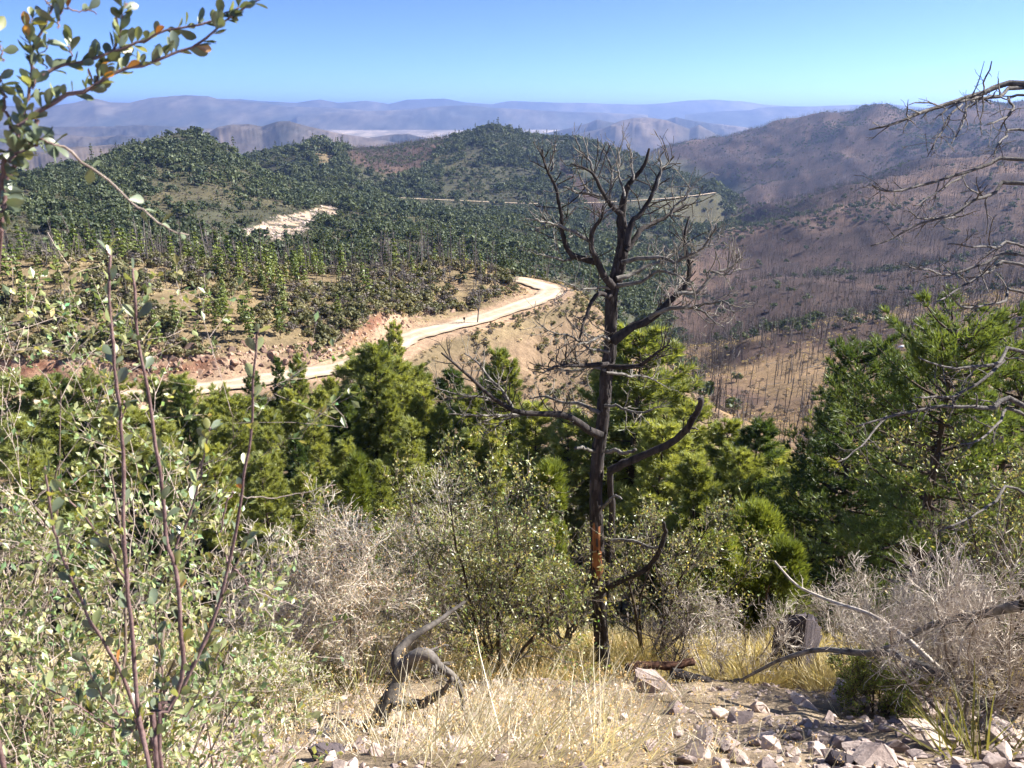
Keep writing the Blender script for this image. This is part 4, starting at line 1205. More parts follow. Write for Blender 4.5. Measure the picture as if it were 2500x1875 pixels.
LIMBS = [  # traced limbs: points, lean away, widths, twig count
 ([(1497,700),(1473,674),(1455,638),(1444,609),(1441,575),(1455,548),(1468,523),(1470,500)],-0.6,30,7,7),
 ([(1455,640),(1412,627),(1386,609),(1377,580),(1377,537),(1370,494),(1361,454),(1339,407),(1332,363)],-0.4,24,6,8),
 ([(1345,418),(1350,390),(1357,367)],0.1,8,5,1),
 ([(1400,630),(1376,633),(1332,624),(1310,617)],-0.7,11,4,4),
 ([(1441,590),(1404,570),(1365,551),(1325,541),(1303,533)],-1.0,15,4,7),
 ([(1517,523),(1488,494),(1470,462),(1451,432),(1425,412),(1393,403)],-0.5,20,4,6),
 ([(1480,484),(1440,470),(1405,462),(1376,452)],-0.3,12,4,4),
 ([(1451,432),(1440,395),(1430,365),(1421,335)],0.1,9,4,2),
 ([(1489,495),(1492,450),(1494,420),(1485,385),(1474,350)],0.3,10,4,4),
 ([(1524,483),(1520,440),(1516,400),(1518,358)],0.5,10,4,4),
 ([(1545,440),(1548,410),(1540,380),(1532,352)],0.3,8,4,2),
 ([(1531,600),(1536,560),(1556,535),(1571,523),(1590,490),(1600,465),(1614,436),(1634,415),(1652,392)],0.5,24,5,8),
 ([(1600,465),(1612,425),(1610,395),(1618,366)],0.3,9,4,3),
 ([(1528,612),(1564,573),(1600,551),(1636,526),(1665,501),(1697,490)],1.1,22,5,9),
 ([(1636,526),(1650,500),(1668,480),(1672,455)],0.3,9,4,3),
 ([(1518,640),(1560,632),(1600,625),(1640,628),(1658,635),(1683,617),(1719,602),(1752,559),(1759,541)],-0.6,16,4,12),
 ([(1719,602),(1735,598),(1755,590),(1762,578)],0.2,7,4,2),
 ([(1505,680),(1540,668),(1575,650),(1610,640),(1640,622),(1660,590),(1668,560)],0.9,17,4,9),
 ([(1500,698),(1556,693),(1593,674),(1625,668),(1655,680),(1668,700)],-0.9,15,4,8),
 ([(1495,835),(1520,810),(1546,794),(1585,776),(1618,747),(1647,718),(1672,693),(1681,656),(1676,625),(1665,595),(1661,566),(1672,526)],0.7,36,7,9),
 ([(1585,776),(1629,757),(1683,758),(1719,743),(1766,736),(1788,761)],-0.8,17,4,8),
 ([(1695,757),(1720,764),(1745,778),(1773,796)],-0.2,8,4,3),
 ([(1650,716),(1694,714),(1719,682),(1737,660),(1773,649),(1788,628),(1793,608)],0.8,15,4,9),
 ([(1737,662),(1765,668),(1790,670),(1812,660)],0.2,8,4,3),
 ([(1490,722),(1466,716),(1448,732),(1433,772),(1423,808),(1412,844)],-0.7,20,5,5),
 ([(1488,830),(1470,822),(1448,837),(1420,842),(1400,846)],-0.9,14,4,6),
 ([(1490,705),(1440,705),(1405,700),(1380,690)],-1.1,9,3,4),
 ([(1484,890),(1412,884),(1357,877),(1325,895)],-1.2,20,5,10),
 ([(1482,905),(1440,902),(1400,908),(1350,905)],0.9,14,4,7),
 ([(1484,895),(1556,895),(1593,877),(1620,866),(1638,850)],-1.0,20,4,9),
 ([(1486,860),(1440,850),(1395,825),(1350,815),(1310,790)],-1.3,11,3,10),
 ([(1480,910),(1540,915),(1590,925),(1630,940)],1.0,12,4,6),
 ([(1476,990),(1510,1000),(1545,1012),(1580,1010),(1600,995)],-0.8,12,4,5),
 ([(1466,1062),(1440,1050),(1419,1034),(1378,1012),(1327,1006),(1270,1009),(1224,983),(1178,947),(1127,901),(1081,862)],-1.6,34,6,14),
 ([(1300,1006),(1240,1015),(1180,1018),(1091,1015)],-0.5,15,4,8),
 ([(1224,983),(1180,968),(1140,962),(1070,945)],-0.3,12,4,7),
 ([(1250,1000),(1225,960),(1180,910),(1150,880),(1120,866)],0.4,14,4,8),
 ([(1265,1012),(1230,1030),(1200,1050),(1170,1056)],-0.3,9,4,4),
 ([(1466,1010),(1420,985),(1370,985),(1330,970),(1300,975)],0.8,16,4,7),
 ([(1488,1150),(1515,1135),(1542,1127),(1603,1096),(1655,1063),(1670,1040),(1691,999),(1703,972)],-0.4,34,20,1),
 ([(1660,1062),(1680,1050),(1702,1042)],-0.2,11,6,0),
 ([(1452,1102),(1425,1098),(1405,1100)],-0.5,14,10,0),
 ([(1478,1100),(1510,1100),(1548,1098)],-0.3,18,12,0),
 ([(1470,1240),(1500,1222),(1520,1218)],-0.4,13,8,0),
 ([(1478,1316),(1537,1319),(1585,1330),(1600,1325)],-0.6,17,8,2),
 ([(1474,1440),(1530,1410),(1583,1378),(1614,1342),(1630,1296),(1632,1270)],-1.0,26,12,2),
 ([(1489,1150),(1494,1230),(1492,1311),(1488,1400),(1484,1500)],0.6,24,30,0),
]
for (pts, dy, w0, w1, nt) in LIMBS:
    P_, R_ = limb(pts, dy, w0, w1, 18)
    wv = np.cumsum(rng.normal(size=(18, 3)) * 0.012, 0); wv -= wv[0]
    P_ = P_ + wv
    g = Geo(); tube(g, P_, R_, 8, np.array((1, 1, 1)) * rng.uniform(0.75, 1.1), 0.1)
    if nt:
        Q, QR = branches(P_[None], R_[None], int(nt * 2.0), 0.55, (0.5, 1.15), 0.10, 0.17, 7, 0.2, 1.0, 0.62, 0.45, 0.10, (0.4, 1.3), 0.3)
        QR = np.clip(QR, 0.0045, 0.009)
        tubes(g, Q, QR, 4, (1.25, 1.22, 1.15))
        Q2, QR2 = branches(Q, QR, 2, 0.26, (0.5, 1.2), 0.22, 0.15, 5, 0.3, 1.0, 0.7, 0.55, 0.1, (0.5, 1.2), 0.3)
        tubes(g, Q2, np.maximum(QR2, 0.0034), 3, (1.4, 1.38, 1.3))
    link('branch', g.mesh('dead_branch', [M_DEADTWIG if w0 < 19 else M_DEADBARK], True), dead)

# ------------------------------------------------------------------ shrubs on the near slope
M_OAKLEAF = leaf_mat('scrub_oak_leaf', (0.19, 0.215, 0.07), (0.48, 0.48, 0.20), 0.44, 0.42, 0.09, 2.0)
M_GREYTWIG = bark_mat('grey_twig', (0.27, 0.23, 0.19), (0.66, 0.59, 0.51), 6, 0.9, (1, 1, 1), 0.3)
M_DARKTWIG = bark_mat('dark_twig', (0.05, 0.040, 0.034), (0.19, 0.155, 0.13), 6, 0.9, (1, 1, 1), 0.3)
M_SEED = leaf_mat('dry_seed_head', (0.35, 0.28, 0.19), (0.62, 0.52, 0.38), 0.3, 0.7, 0.02, 2.0)

def shrub(name, u, v, r, h, n_stem, spread, seed, lab, cat, group, twig=None, leaf=None, nleaf=3, llen=0.05, asp=0.4, dens=1.0, lean=(0, 0, 0), r0=0.035, wob=0.14, leaf_lo=0.3, tw=1.0):
    global rng
    keep = rng; rng = np.random.default_rng(seed)
    b = on_ground(u, v, r)
    e = empty(name, b)
    P, Rd = stems((0, 0, 0), n_stem, h * 0.85, spread, 0.06, wob, 9, r0, 0.25, lean)
    g = Geo(); tubes(g, P, Rd, 5, np.array((0.6, 0.56, 0.53)))
    link('stem', g.mesh('stem', [twig or M_GREYTWIG], True), e)
    g = Geo()
    P2, R2 = branches(P, Rd, int(9 * dens), h * 0.42, (0.35, 0.95), 0.05, wob * 1.2, 7, 0.2, 1.0, 0.6)
    tubes(g, P2, np.maximum(R2, 0.004 * tw), 3)
    P3, R3 = branches(P2, R2, int(6 * dens), h * 0.22, (0.4, 1.1), 0.05, wob * 1.4, 5, 0.2, 1.0, 0.6)
    R3 = np.maximum(R3, 0.003 * tw)
    tubes(g, P3, R3, 3, rng.uniform(0.8, 1.4, (len(P3), 1)) * np.ones((1, 3)))
    P4, R4 = branches(P3, R3, 3, h * 0.1, (0.4, 1.1), 0.06, wob * 1.5, 3, 0.2, 1.0, 0.7)
    tubes(g, P4, np.maximum(R4, 0.0026 * tw), 3, rng.uniform(0.9, 1.6, (len(P4), 1)) * np.ones((1, 3)))
    tw_ = link('twigs', g.mesh('twigs', [twig or M_GREYTWIG]), e)
    if leaf is not None:
        gl = Geo()
        for _ in range(nleaf):
            for Q in (P4, P3):
                p, d = ends(Q, leaf_lo)
                p = p + rng.normal(size=p.shape) * llen * 0.2
                cc = rng.uniform(0.6, 1.45, (len(p), 1)) * (np.ones((1, 3)) + rng.normal(size=(len(p), 3)) * np.array((0.16, 0.05, 0.05)))
                leaves(gl, p, d * 0.5 + unit(len(p)) * 0.9 + np.array((0, 0, 0.35)), rng.uniform(0.6, 1.15, len(p)) * llen, asp, cc)
        link('foliage', gl.mesh('foliage', [leaf]), e)
    tag(e, lab, cat, group)
    rng = keep
    return e

OAK = 'evergreen scrub oaks round the dead pine'
shrub('scrub_oak', 1225, 1640, 12.4, 5.0, 7, 0.5, 51, 'largest leafy scrub oak in front of the dead tree, left of its trunk', 'scrub oak', OAK, M_DARKTWIG, M_OAKLEAF, 4, 0.085, 0.45, 1.3, (-0.12, 0, 0), 0.05)
shrub('scrub_oak', 1370, 1640, 14.2, 3.6, 5, 0.6, 52, 'lowest leafy scrub oak just behind the dead tree, left of its trunk', 'scrub oak', OAK, M_DARKTWIG, M_OAKLEAF, 2, 0.07, 0.45, 1.1, (-0.05, 0, 0), 0.045)
shrub('scrub_oak', 1580, 1630, 14.0, 3.9, 6, 0.6, 53, 'leafy scrub oak at the right foot of the dead tree', 'scrub oak', OAK, M_DARKTWIG, M_OAKLEAF, 3, 0.07, 0.45, 1.2, (0.15, 0, 0), 0.045)
shrub('scrub_oak', 1085, 1600, 13.6, 4.2, 5, 0.5, 54, 'thin scrub oak left of the dead tree, half bare', 'scrub oak', OAK, M_GREYTWIG, M_OAKLEAF, 2, 0.075, 0.45, 1.25, (-0.1, 0, 0), 0.04)
shrub('scrub_oak', 2470, 1560, 13.0, 4.6, 6, 0.5, 55, 'olive scrub oak at the right edge under the dead limbs', 'scrub oak', OAK, M_DARKTWIG, M_OAKLEAF, 3, 0.075, 0.45, 1.2, (0.1, 0, 0), 0.045)
shrub('scrub_oak', 1160, 1600, 15.5, 5.0, 6, 0.5, 56, 'scrub oak behind the largest one, left of the dead tree', 'scrub oak', OAK, M_DARKTWIG, M_OAKLEAF, 5, 0.085, 0.45, 1.1, (0, 0, 0), 0.04)
BARE = 'grey leafless bushes on the near slope'
shrub('leafless_bush', 860, 1660, 11.3, 3.4, 8, 0.75, 61, 'large grey leafless bush with pale seed heads left of the scrub oaks', 'bush', BARE, M_GREYTWIG, M_SEED, 3, 0.04, 0.6, 1.5, (0.02, 0, 0), 0.035, 0.2, 0.5, 1.15)
shrub('leafless_bush', 740, 1600, 12.2, 2.9, 7, 0.8, 62, 'grey leafless bush left of the seed-headed bush', 'bush', BARE, M_GREYTWIG, None, 0, 0.03, 0.5, 1.5, (-0.05, 0, 0), 0.03, 0.2, 0.5, 1.1)
shrub('leafless_bush', 960, 1600, 12.8, 2.8, 7, 0.8, 63, 'grey leafless bush between the seed-headed bush and the scrub oaks', 'bush', BARE, M_GREYTWIG, M_SEED, 2, 0.03, 0.6, 1.4, (0.05, 0, 0), 0.03, 0.2, 0.6, 1.1)
shrub('leafless_bush', 2380, 1720, 9.2, 2.5, 10, 0.9, 64, 'spreading leafless bush of long grey canes at the lower right', 'bush', BARE, M_GREYTWIG, None, 0, 0.03, 0.5, 1.35, (-0.15, 0, 0), 0.03, 0.13, 0.5, 1.0)
shrub('leafless_bush', 2250, 1650, 11.0, 2.6, 9, 0.9, 65, 'leafless grey bush behind the spreading canes', 'bush', BARE, M_GREYTWIG, None, 0, 0.03, 0.5, 1.35, (0, 0, 0), 0.03, 0.16, 0.5, 1.1)
shrub('leafless_bush', 1770, 1630, 12.2, 2.2, 6, 0.85, 66, 'leafless grey bush just left of the dark boulder', 'bush', BARE, M_GREYTWIG, None, 0, 0.03, 0.5, 1.25, (0, 0, 0), 0.025, 0.17, 0.5, 1.0)
shrub('leafless_bush', 2110, 1620, 12.8, 2.4, 7, 0.9, 67, 'leafless grey bush just right of the dark boulder', 'bush', BARE, M_GREYTWIG, None, 0, 0.03, 0.5, 1.3, (0, 0, 0), 0.025, 0.17, 0.5, 1.0)
shrub('leafless_bush', 1640, 1620, 12.6, 2.0, 6, 0.9, 68, 'thin leafless bush over the fallen logs', 'bush', BARE, M_DARKTWIG, None, 0, 0.03, 0.5, 1.1, (0, 0, 0), 0.025, 0.18, 0.5, 0.9)
shrub('leafless_bush', 2480, 1640, 10.5, 2.8, 8, 0.8, 69, 'leafless grey bush at the right edge behind the canes', 'bush', BARE, M_DARKTWIG, None, 0, 0.03, 0.5, 1.3, (0, 0, 0), 0.03, 0.15, 0.5, 1.0)
GREEN = 'small green bushes on the near slope'
shrub('green_bush', 2150, 1690, 10.2, 1.1, 10, 1.1, 71, 'small bright green bush behind the rocks on the right', 'bush', GREEN, M_DARKTWIG, M_JUNIPER, 4, 0.04, 0.45, 1.2, (0, 0, 0), 0.015)
shrub('green_bush', 690, 1760, 8.3, 1.3, 9, 0.7, 72, 'low olive green bush left of the twisted dead limb', 'bush', GREEN, M_GREYTWIG, M_OAKLEAF, 4, 0.035, 0.45, 1.2, (0, 0, 0), 0.015)
shrub('green_bush', 610, 1640, 9.6, 1.2, 9, 0.8, 73, 'rounded olive bush behind the leafy shoots', 'bush', GREEN, M_DARKTWIG, M_JUNIPER, 4, 0.035, 0.45, 1.2, (0, 0, 0), 0.015)

# ------------------------------------------------------------------ dead limbs reaching in from the right
RT = 5.6
M_SIDETWIG = bark_mat('dark_grey_limb', (0.035, 0.03, 0.03), (0.20, 0.18, 0.165), 30, 0.85, (1, 1, 1), 0.5)
rt_base = at(2900, 1700, 6.4); rt_base[2] = float(ground_z(rt_base[0], rt_base[1]))
rdead = empty('dead_tree', rt_base)
tag(rdead, 'dead tree outside the right edge whose bare grey limbs hang into the picture', 'dead tree')
def rlimb(pts, w0, w1, r0=6.2, r1=5.3, n=16, root=True):
    m = len(pts)
    p = [at(u, v, r0 + (r1 - r0) * k / (m - 1)) for k, (u, v) in enumerate(pts)]
    if root:
        q = at(2880, pts[0][1] + 160 + (pts[0][1] - 600) * 0.3, 6.4)
        p = [q] + p
    P_ = spline(np.array(p), n) - rt_base
    return P_, np.linspace(w0, w1, n) * 0.5 * 6.0 / FPX
tp = np.array([rt_base + (0, 0, -0.3), at(2890, 1300, 6.45), at(2870, 900, 6.4), at(2880, 500, 6.4), at(2890, 100, 6.4), at(2880, -250, 6.4)])
g = Geo(); tube(g, spline(tp, 20) - rt_base, np.linspace(0.17, 0.05, 20), 10, (0.9, 0.9, 0.9), 0.06)
link('trunk', g.mesh('side_trunk', [M_DEADBARK], True), rdead)
RL = [([(2500,202),(2404,225),(2314,249),(2246,272),(2178,306),(2124,322)],15,3,9),
      ([(2500,216),(2440,238),(2380,247),(2330,262),(2290,290)],10,3,8),
      ([(2390,240),(2368,262),(2359,308),(2336,353)],5,2,4),
      ([(2350,255),(2330,280),(2305,331),(2275,385)],5,2,4),
      ([(2500,225),(2480,260),(2463,281),(2413,308)],6,3,3),
      ([(2500,390),(2404,408),(2336,430),(2268,448),(2205,462),(2151,469),(2128,453)],9,3,6),
      ([(2370,418),(2314,457),(2270,480),(2223,500)],5,2,4),
      ([(2500,448),(2427,480),(2381,498),(2336,534),(2268,557),(2187,597),(2142,611)],10,3,8),
      ([(2340,530),(2290,528),(2250,530),(2223,512)],5,2,3),
      ([(2500,597),(2440,600),(2381,602),(2320,590)],7,3,5),
      ([(2500,625),(2404,643),(2323,670),(2270,662),(2219,658)],8,3,8),
      ([(2500,647),(2427,665),(2381,692),(2314,729),(2291,742)],9,3,8),
      ([(2500,715),(2449,738),(2400,750),(2341,751),(2314,724)],8,3,7),
      ([(2500,982),(2430,990),(2359,989),(2268,994),(2178,1012),(2092,1037)],14,4,9),
      ([(2165,1018),(2125,1060),(2088,1098),(2038,1127)],6,3,5),
      ([(2500,858),(2440,885),(2380,895),(2314,899),(2246,876)],11,3,7),
      ([(2449,881),(2404,926),(2336,967),(2280,974),(2232,976)],8,3,6),
      ([(2500,1010),(2440,1030),(2390,1075),(2340,1090)],9,3,6),
      ([(2500,1200),(2430,1230),(2370,1270),(2300,1300)],9,3,6),
      ([(2500,320),(2460,335),(2440,360),(2430,385)],6,2,4)]
for (pts, w0, w1, nt) in RL:
    P_, R_ = rlimb(pts, w0, w1, root=pts[0][0] >= 2490)
    P_ = P_ + np.cumsum(rng.normal(size=P_.shape) * 0.004, 0)
    g = Geo(); tube(g, P_, R_, 6, None, 0.1)
    Q, QR = branches(P_[None], R_[None], nt + 4, 0.26, (0.5, 1.1), -0.03, 0.2, 6, 0.3, 1.0, 0.6, 0.4, 0.05, (0.4, 1.3), 0.4)
    tubes(g, Q, np.clip(QR, 0.0018, 0.006), 3, (1.1, 1.08, 1.05))
    Q2, QR2 = branches(Q, QR, 2, 0.1, (0.5, 1.1), 0.02, 0.2, 4, 0.3, 1.0, 0.7)
    tubes(g, Q2, np.clip(QR2, 0.0014, 0.003), 3, (1.2, 1.18, 1.15))
    link('branch', g.mesh('side_branch', [M_SIDETWIG], True), rdead)

# ------------------------------------------------------------------ fallen wood
M_PALEWOOD = bark_mat('weathered_wood', (0.03, 0.026, 0.026), (0.22, 0.195, 0.175), 9, 0.85, (1, 1, 0.4), 0.6)
M_REDLOG = bark_mat('reddish_log_bark', (0.04, 0.022, 0.018), (0.17, 0.085, 0.055), 8, 0.9, (1, 1, 1), 0.8)
def fallen(name, parts, r, lab, mat, twigs=4, grp=None):
    b = on_ground(*parts[0][0][0], r)
    e = empty(name, b)
    tag(e, lab, 'branch' if 'limb' in name else 'log', grp)
    for (pts, w0, w1, dr) in parts:
        m = len(pts)
        p = spline(np.array([at(u, v, r + dr * k / (m - 1)) for k, (u, v) in enumerate(pts)]), 16) - b
        P_ = p + np.cumsum(rng.normal(size=p.shape) * 0.006, 0)
        R_ = np.linspace(w0, w1, 16) * 0.5 * r * 1.3 / FPX
        g = Geo(); tube(g, P_, R_, 9, None, 0.14)
        if twigs:
            Q, QR = branches(P_[None], R_[None], twigs, 0.45, (0.6, 1.2), -0.08, 0.22, 6, 0.2, 1.0, 0.4)
            tubes(g, Q, np.clip(QR, 0.004, 0.02), 4)
            Q2, QR2 = branches(Q, QR, 3, 0.2, (0.5, 1.1), 0.0, 0.22, 4)
            tubes(g, Q2, np.clip(QR2, 0.003, 0.008), 3)
        link('limb' if 'limb' in name else 'stem', g.mesh('fallen_wood', [mat], True), e)
    return e
fallen('twisted_limb', [([(915,1775),(949,1699),(972,1658),(965,1604),(981,1573),(1035,1532),(1080,1509),(1134,1469)], 38, 7, 0.8),
                        ([(976,1654),(994,1618),(1026,1595),(1053,1604),(1076,1631),(1112,1654),(1130,1690),(1132,1731)], 34, 9, -0.3),
                        ([(965,1722),(1017,1717),(1053,1708),(1089,1681),(1100,1660)], 26, 10, -0.4)], 8.2, 'twisted weathered dead limb arching over the rocks left of the pale grass', M_PALEWOOD, 7)
fallen('fallen_log', [([(1530,1632),(1580,1628),(1640,1630),(1695,1622)], 22, 17, 0.5)], 11.4, 'reddish fallen log lying right of the dead tree\'s foot', M_REDLOG, 2, 'fallen logs')
fallen('fallen_log', [([(1640,1642),(1700,1658),(1760,1672),(1815,1668)], 24, 14, 0.3)], 11.2, 'dark fallen log running from the reddish log towards the boulder', M_DEADBARK, 2, 'fallen logs')
fallen('fallen_log', [([(700,1820),(760,1800),(840,1788),(930,1772)], 40, 26, 0.4)], 7.6, 'thick dark charred log at the foot of the twisted limb', M_DEADBARK, 0, 'fallen logs')
fallen('bent_limb', [([(2404,1730),(2359,1685),(2291,1645),(2223,1618),(2178,1595),(2110,1597),(2020,1584),(1952,1595),(1884,1618),(1807,1663)], 24, 6, 1.2)], 9.0, 'long bent grey limb crossing in front of the dark boulder', M_DEADTWIG, 9)
fallen('bare_limb', [([(2500,1480),(2430,1490),(2359,1500),(2268,1518),(2178,1568),(2120,1585)], 20, 6, 1.0)], 8.6, 'straight bare limb reaching left from the right edge above the bent limb', M_DEADTWIG, 9)
fallen('bare_limb', [([(2300,1640),(2220,1560),(2130,1500),(2040,1470),(1960,1430),(1900,1370)], 12, 4, 1.6)], 9.6, 'thin pale cane rising left out of the leafless bushes', M_GREYTWIG, 8)

# ------------------------------------------------------------------ rocks
def rock_mat(name, a, b, sc=3.0):
    m, n, l, p = new_mat(name)
    tc = n.new('ShaderNodeNewGeometry')
    f = noise_node(n, l, sc, 8, 0.65, tc.outputs['Position']); f2 = noise_node(n, l, sc * 9, 6, 0.7, tc.outputs['Position'])
    oi = n.new('ShaderNodeObjectInfo')
    c = ramp(n, l, f, [(0.3, a), (0.7, b)])
    c = mixc(n, l, c, ramp(n, l, f2, [(0.3, (0.72, 0.7, 0.7)), (0.7, (1.2, 1.2, 1.2))]), 1.0, 'MULTIPLY')
    c = mixc(n, l, c, ramp(n, l, oi.outputs['Random'], [(0.0, (0.62, 0.58, 0.60)), (0.5, (1.0, 0.96, 0.93)), (1.0, (1.35, 1.3, 1.22))]), 1.0, 'MULTIPLY')
    l.new(c, p.inputs['Base Color']); p.inputs['Roughness'].default_value = 0.85; p.inputs['Specular IOR Level'].default_value = 0.3
    bump(n, l, f2, 0.5, 0.03, p)
    return m
M_ROCK = rock_mat('grey_pink_rock', (0.27, 0.215, 0.20), (0.52, 0.45, 0.41))
M_DARKROCK = rock_mat('dark_purple_rock', (0.045, 0.038, 0.046), (0.10, 0.085, 0.095))
M_CUTROCK = rock_mat('red_cut_rock', (0.19, 0.105, 0.08), (0.44, 0.33, 0.25), 0.5)
import bmesh
def rock_mesh(name, seed, mats, n=16, flat=0.7, det=0, bev=0.03):
    rr = np.random.default_rng(seed)
    p = rr.normal(size=(n, 3)); p /= np.linalg.norm(p, axis=1)[:, None]
    p *= rr.uniform(0.75, 1.1, (n, 1)); p *= np.array((1, rr.uniform(0.65, 1.0), flat * rr.uniform(0.7, 1.1)))
    bm = bmesh.new()
    for q in p: bm.verts.new(q)
    bmesh.ops.convex_hull(bm, input=bm.verts)
    for v_ in [v_ for v_ in bm.verts if not v_.link_faces]: bm.verts.remove(v_)
    bmesh.ops.bevel(bm, geom=bm.edges[:], offset=bev, segments=1, affect='EDGES', profile=0.6)
    if det:
        bmesh.ops.triangulate(bm, faces=bm.faces[:])
        bmesh.ops.subdivide_edges(bm, edges=bm.edges[:], cuts=det, use_grid_fill=True)
        for v_ in bm.verts:
            v_.co += v_.co.normalized() * float(rr.normal()) * 0.03
    me = bpy.data.meshes.new(name); bm.to_mesh(me); bm.free()
    for m in mats: me.materials.append(m)
    return me
V_ROCK = [rock_mesh('rock_%d' % i, 500 + i, [M_ROCK], 11 + i % 5, 0.6) for i in range(10)]
def place_rock(u, v, r, size, lab, me, sink=0.35, rot=None, sc=(1, 1, 1), name='rock', grp='rocks on the stony crest'):
    p = on_ground(u, v, r)
    o = bpy.data.objects.new(name, me); col.objects.link(o)
    o.location = (p[0], p[1], p[2] + size * (0.6 - sink) * sc[2]); o.scale = (size * sc[0], size * sc[1], size * sc[2])
    o.rotation_euler = rot or (rng.uniform(-0.5, 0.5), rng.uniform(-0.5, 0.5), rng.uniform(0, 6.28))
    tag(o, lab, 'rock', grp)
    return o
def gr(u, v):
    """distance at which the ray through a pixel meets the near slope"""
    rs = np.linspace(3, 30, 1400)
    d = ray(u, v); h = math.hypot(d[0], d[1])
    z = ground_z(rs * d[0] / h, rs * d[1] / h)
    k = np.nonzero(rs * d[2] / h <= z)[0]
    return float(rs[k[0]]) if len(k) else 12.0
MPX = 1.35 / FPX
for (u, v, w, lab, mi, dark, sc) in (
  (1940,1655,250,'large dark purple boulder with a notched top among the leafless bushes',0,True,(0.9,0.8,1.35)),
  (615,1835,150,'rounded grey boulder at the lower left beside the leafy shoots',1,False,(1,0.9,0.9)),
  (555,1850,90,'pinkish pointed rock leaning on the grey boulder',2,False,(0.7,0.7,1.2)),
  (2005,1818,70,'bright white angular stone with a shaded left side',3,False,(1,1,0.7)),
  (2075,1712,100,'broad pale rock topping the crest right of the boulder',4,False,(1.2,1,0.7)),
  (2215,1722,60,'white pointed stone standing on the crest',5,False,(0.7,0.7,1.1)),
  (2270,1740,85,'brownish flat rock right of the white pointed stone',6,False,(1.2,1,0.6)),
  (2140,1868,95,'striped grey boulder at the bottom edge right of the white stone',7,False,(1.1,1,0.8)),
  (2050,1870,80,'dark brown rock at the bottom edge, left of the striped boulder',8,True,(1,1,0.7)),
  (1850,1738,60,'pale tilted stone at the left end of the crest rocks',9,False,(1,0.8,0.8)),
  (1960,1720,75,'grey slab leaning at the crest below the dark boulder',0,False,(1.3,0.8,0.5)),
  (2280,1820,120,'wide flat pale slab at the lower right',1,False,(1.5,1,0.35)),
  (1870,1805,60,'pale stone among gravel left of the white stone',2,False,(1,1,0.7)),
  (1600,1690,110,'flat pale rock shelf below the fallen logs',3,False,(1.5,1,0.4)),
  (1020,1800,80,'flat grey rock half buried under the pale grass',4,False,(1.4,1,0.4)),
  (800,1850,90,'dark grey rock under the charred log',5,True,(1.1,1,0.6)),
  (1700,1850,120,'broad tan slab lying in the dry grass at the bottom',6,False,(1.5,1,0.3)),
  (470,1860,100,'pale pink rock at the bottom left under the shoots',7,False,(1.2,1,0.6))):
    r = gr(u, v)
    size = 0.5 * w * r * MPX
    if dark:
        me = rock_mesh('dark_rock', 540 + mi, [M_DARKROCK], 14, 0.8, 1)
    else:
        me = rock_mesh('big_rock', 560 + mi, [M_ROCK], 15, 0.8, 1)
    place_rock(u, v, r, size, lab, me, 0.3, None, sc, 'boulder' if w > 110 else 'rock')
cand = []
while len(cand) < 282:
    u, v = (rng.uniform(1600, 2500) if rng.random() < 0.6 else rng.uniform(400, 1600)), 1875 - abs(rng.normal()) * 100 + 25
    lim = np.interp(u, [300, 800, 1100, 1500, 1700, 2500], [1780, 1770, 1760, 1680, 1655, 1690])
    if v < lim or v > 1900: continue
    if 1050 < u < 1650 and rng.random() < 0.6: continue
    cand.append((u, v))
for k, (u, v) in enumerate(cand):
    r = gr(u, v); w = min(70, 15 + rng.exponential(17))
    side = 'left of the pale grass tussocks' if u < 1100 else ('among the pale grass tussocks' if u < 1650 else 'on the bare stony crest at the right')
    place_rock(u, v, r, 0.5 * w * r * MPX, 'small angular loose stone %s' % side, V_ROCK[k % 10], 0.3, grp='loose stones ' + side)
V_PEB = [rock_mesh('pebble_%d' % i, 600 + i, [M_ROCK], 8, 0.6) for i in range(5)]
x, y, z = sample(9000, 4.2, 14.0, -45, 45, 1.6)
kk = fbm(x / 1.3, y / 1.3, 3) > -0.25
x, y, z = x[kk], y[kk], z[kk]
gn_scatter('rubble', np.stack([x, y, z], 1), np.minimum(0.015 + rng.exponential(0.024, len(x)), 0.12), rng.uniform(0, 6.28, len(x)), rng.integers(0, 5, len(x)), V_PEB, 'loose rubble and gravel covering the stony crest')

# broken rock standing out of the road cut
V_CUT = [rock_mesh('cut_rock_%d' % i, 620 + i, [M_CUTROCK], 13 + i % 4, 0.9, 0, 0.02) for i in range(8)]
n_cut = 0
tang = np.gradient(road_pts, axis=0)
for k in rng.integers(8, 215, 1500):
    t_ = tang[k] / (np.linalg.norm(tang[k]) + 1e-9); nn = np.array((-t_[1], t_[0], 0))
    if nn[1] < 0: nn = -nn
    if k > 190: nn = np.array((nn[0], nn[1], 0))
    d_ = rng.uniform(4.0, 9.5)
    p = road_pts[k] + nn * d_
    gz = float(ground_z(p[0], p[1]))
    if gz < -35.6 or gz > -28: continue
    g2 = float(ground_z(p[0] + nn[0] * 1.2, p[1] + nn[1] * 1.2))
    if g2 - gz < 0.3 and rng.random() < 0.9: continue
    s = (0.3 + rng.exponential(0.38)) * (1.2 if k < 120 else 0.75); s = min(s, 1.6)
    o = bpy.data.objects.new('cut_rock', V_CUT[n_cut % 8]); col.objects.link(o)
    o.location = (p[0] + nn[0] * s * 0.45, p[1] + nn[1] * s * 0.45, gz + 0.05 * s); o.scale = (s * rng.uniform(0.6, 1.1), s * rng.uniform(0.35, 0.8), s * rng.uniform(0.6, 1.1)); o.rotation_euler = (rng.uniform(-0.3, 0.3), 0.5 + rng.uniform(-0.4, 0.4), rng.uniform(-0.7, 0.7))
    tag(o, 'broken reddish rock jutting from the road cut above the dirt road', 'rock', 'rocks of the road cut')
    n_cut += 1
    if n_cut >= 290: break
debris = []
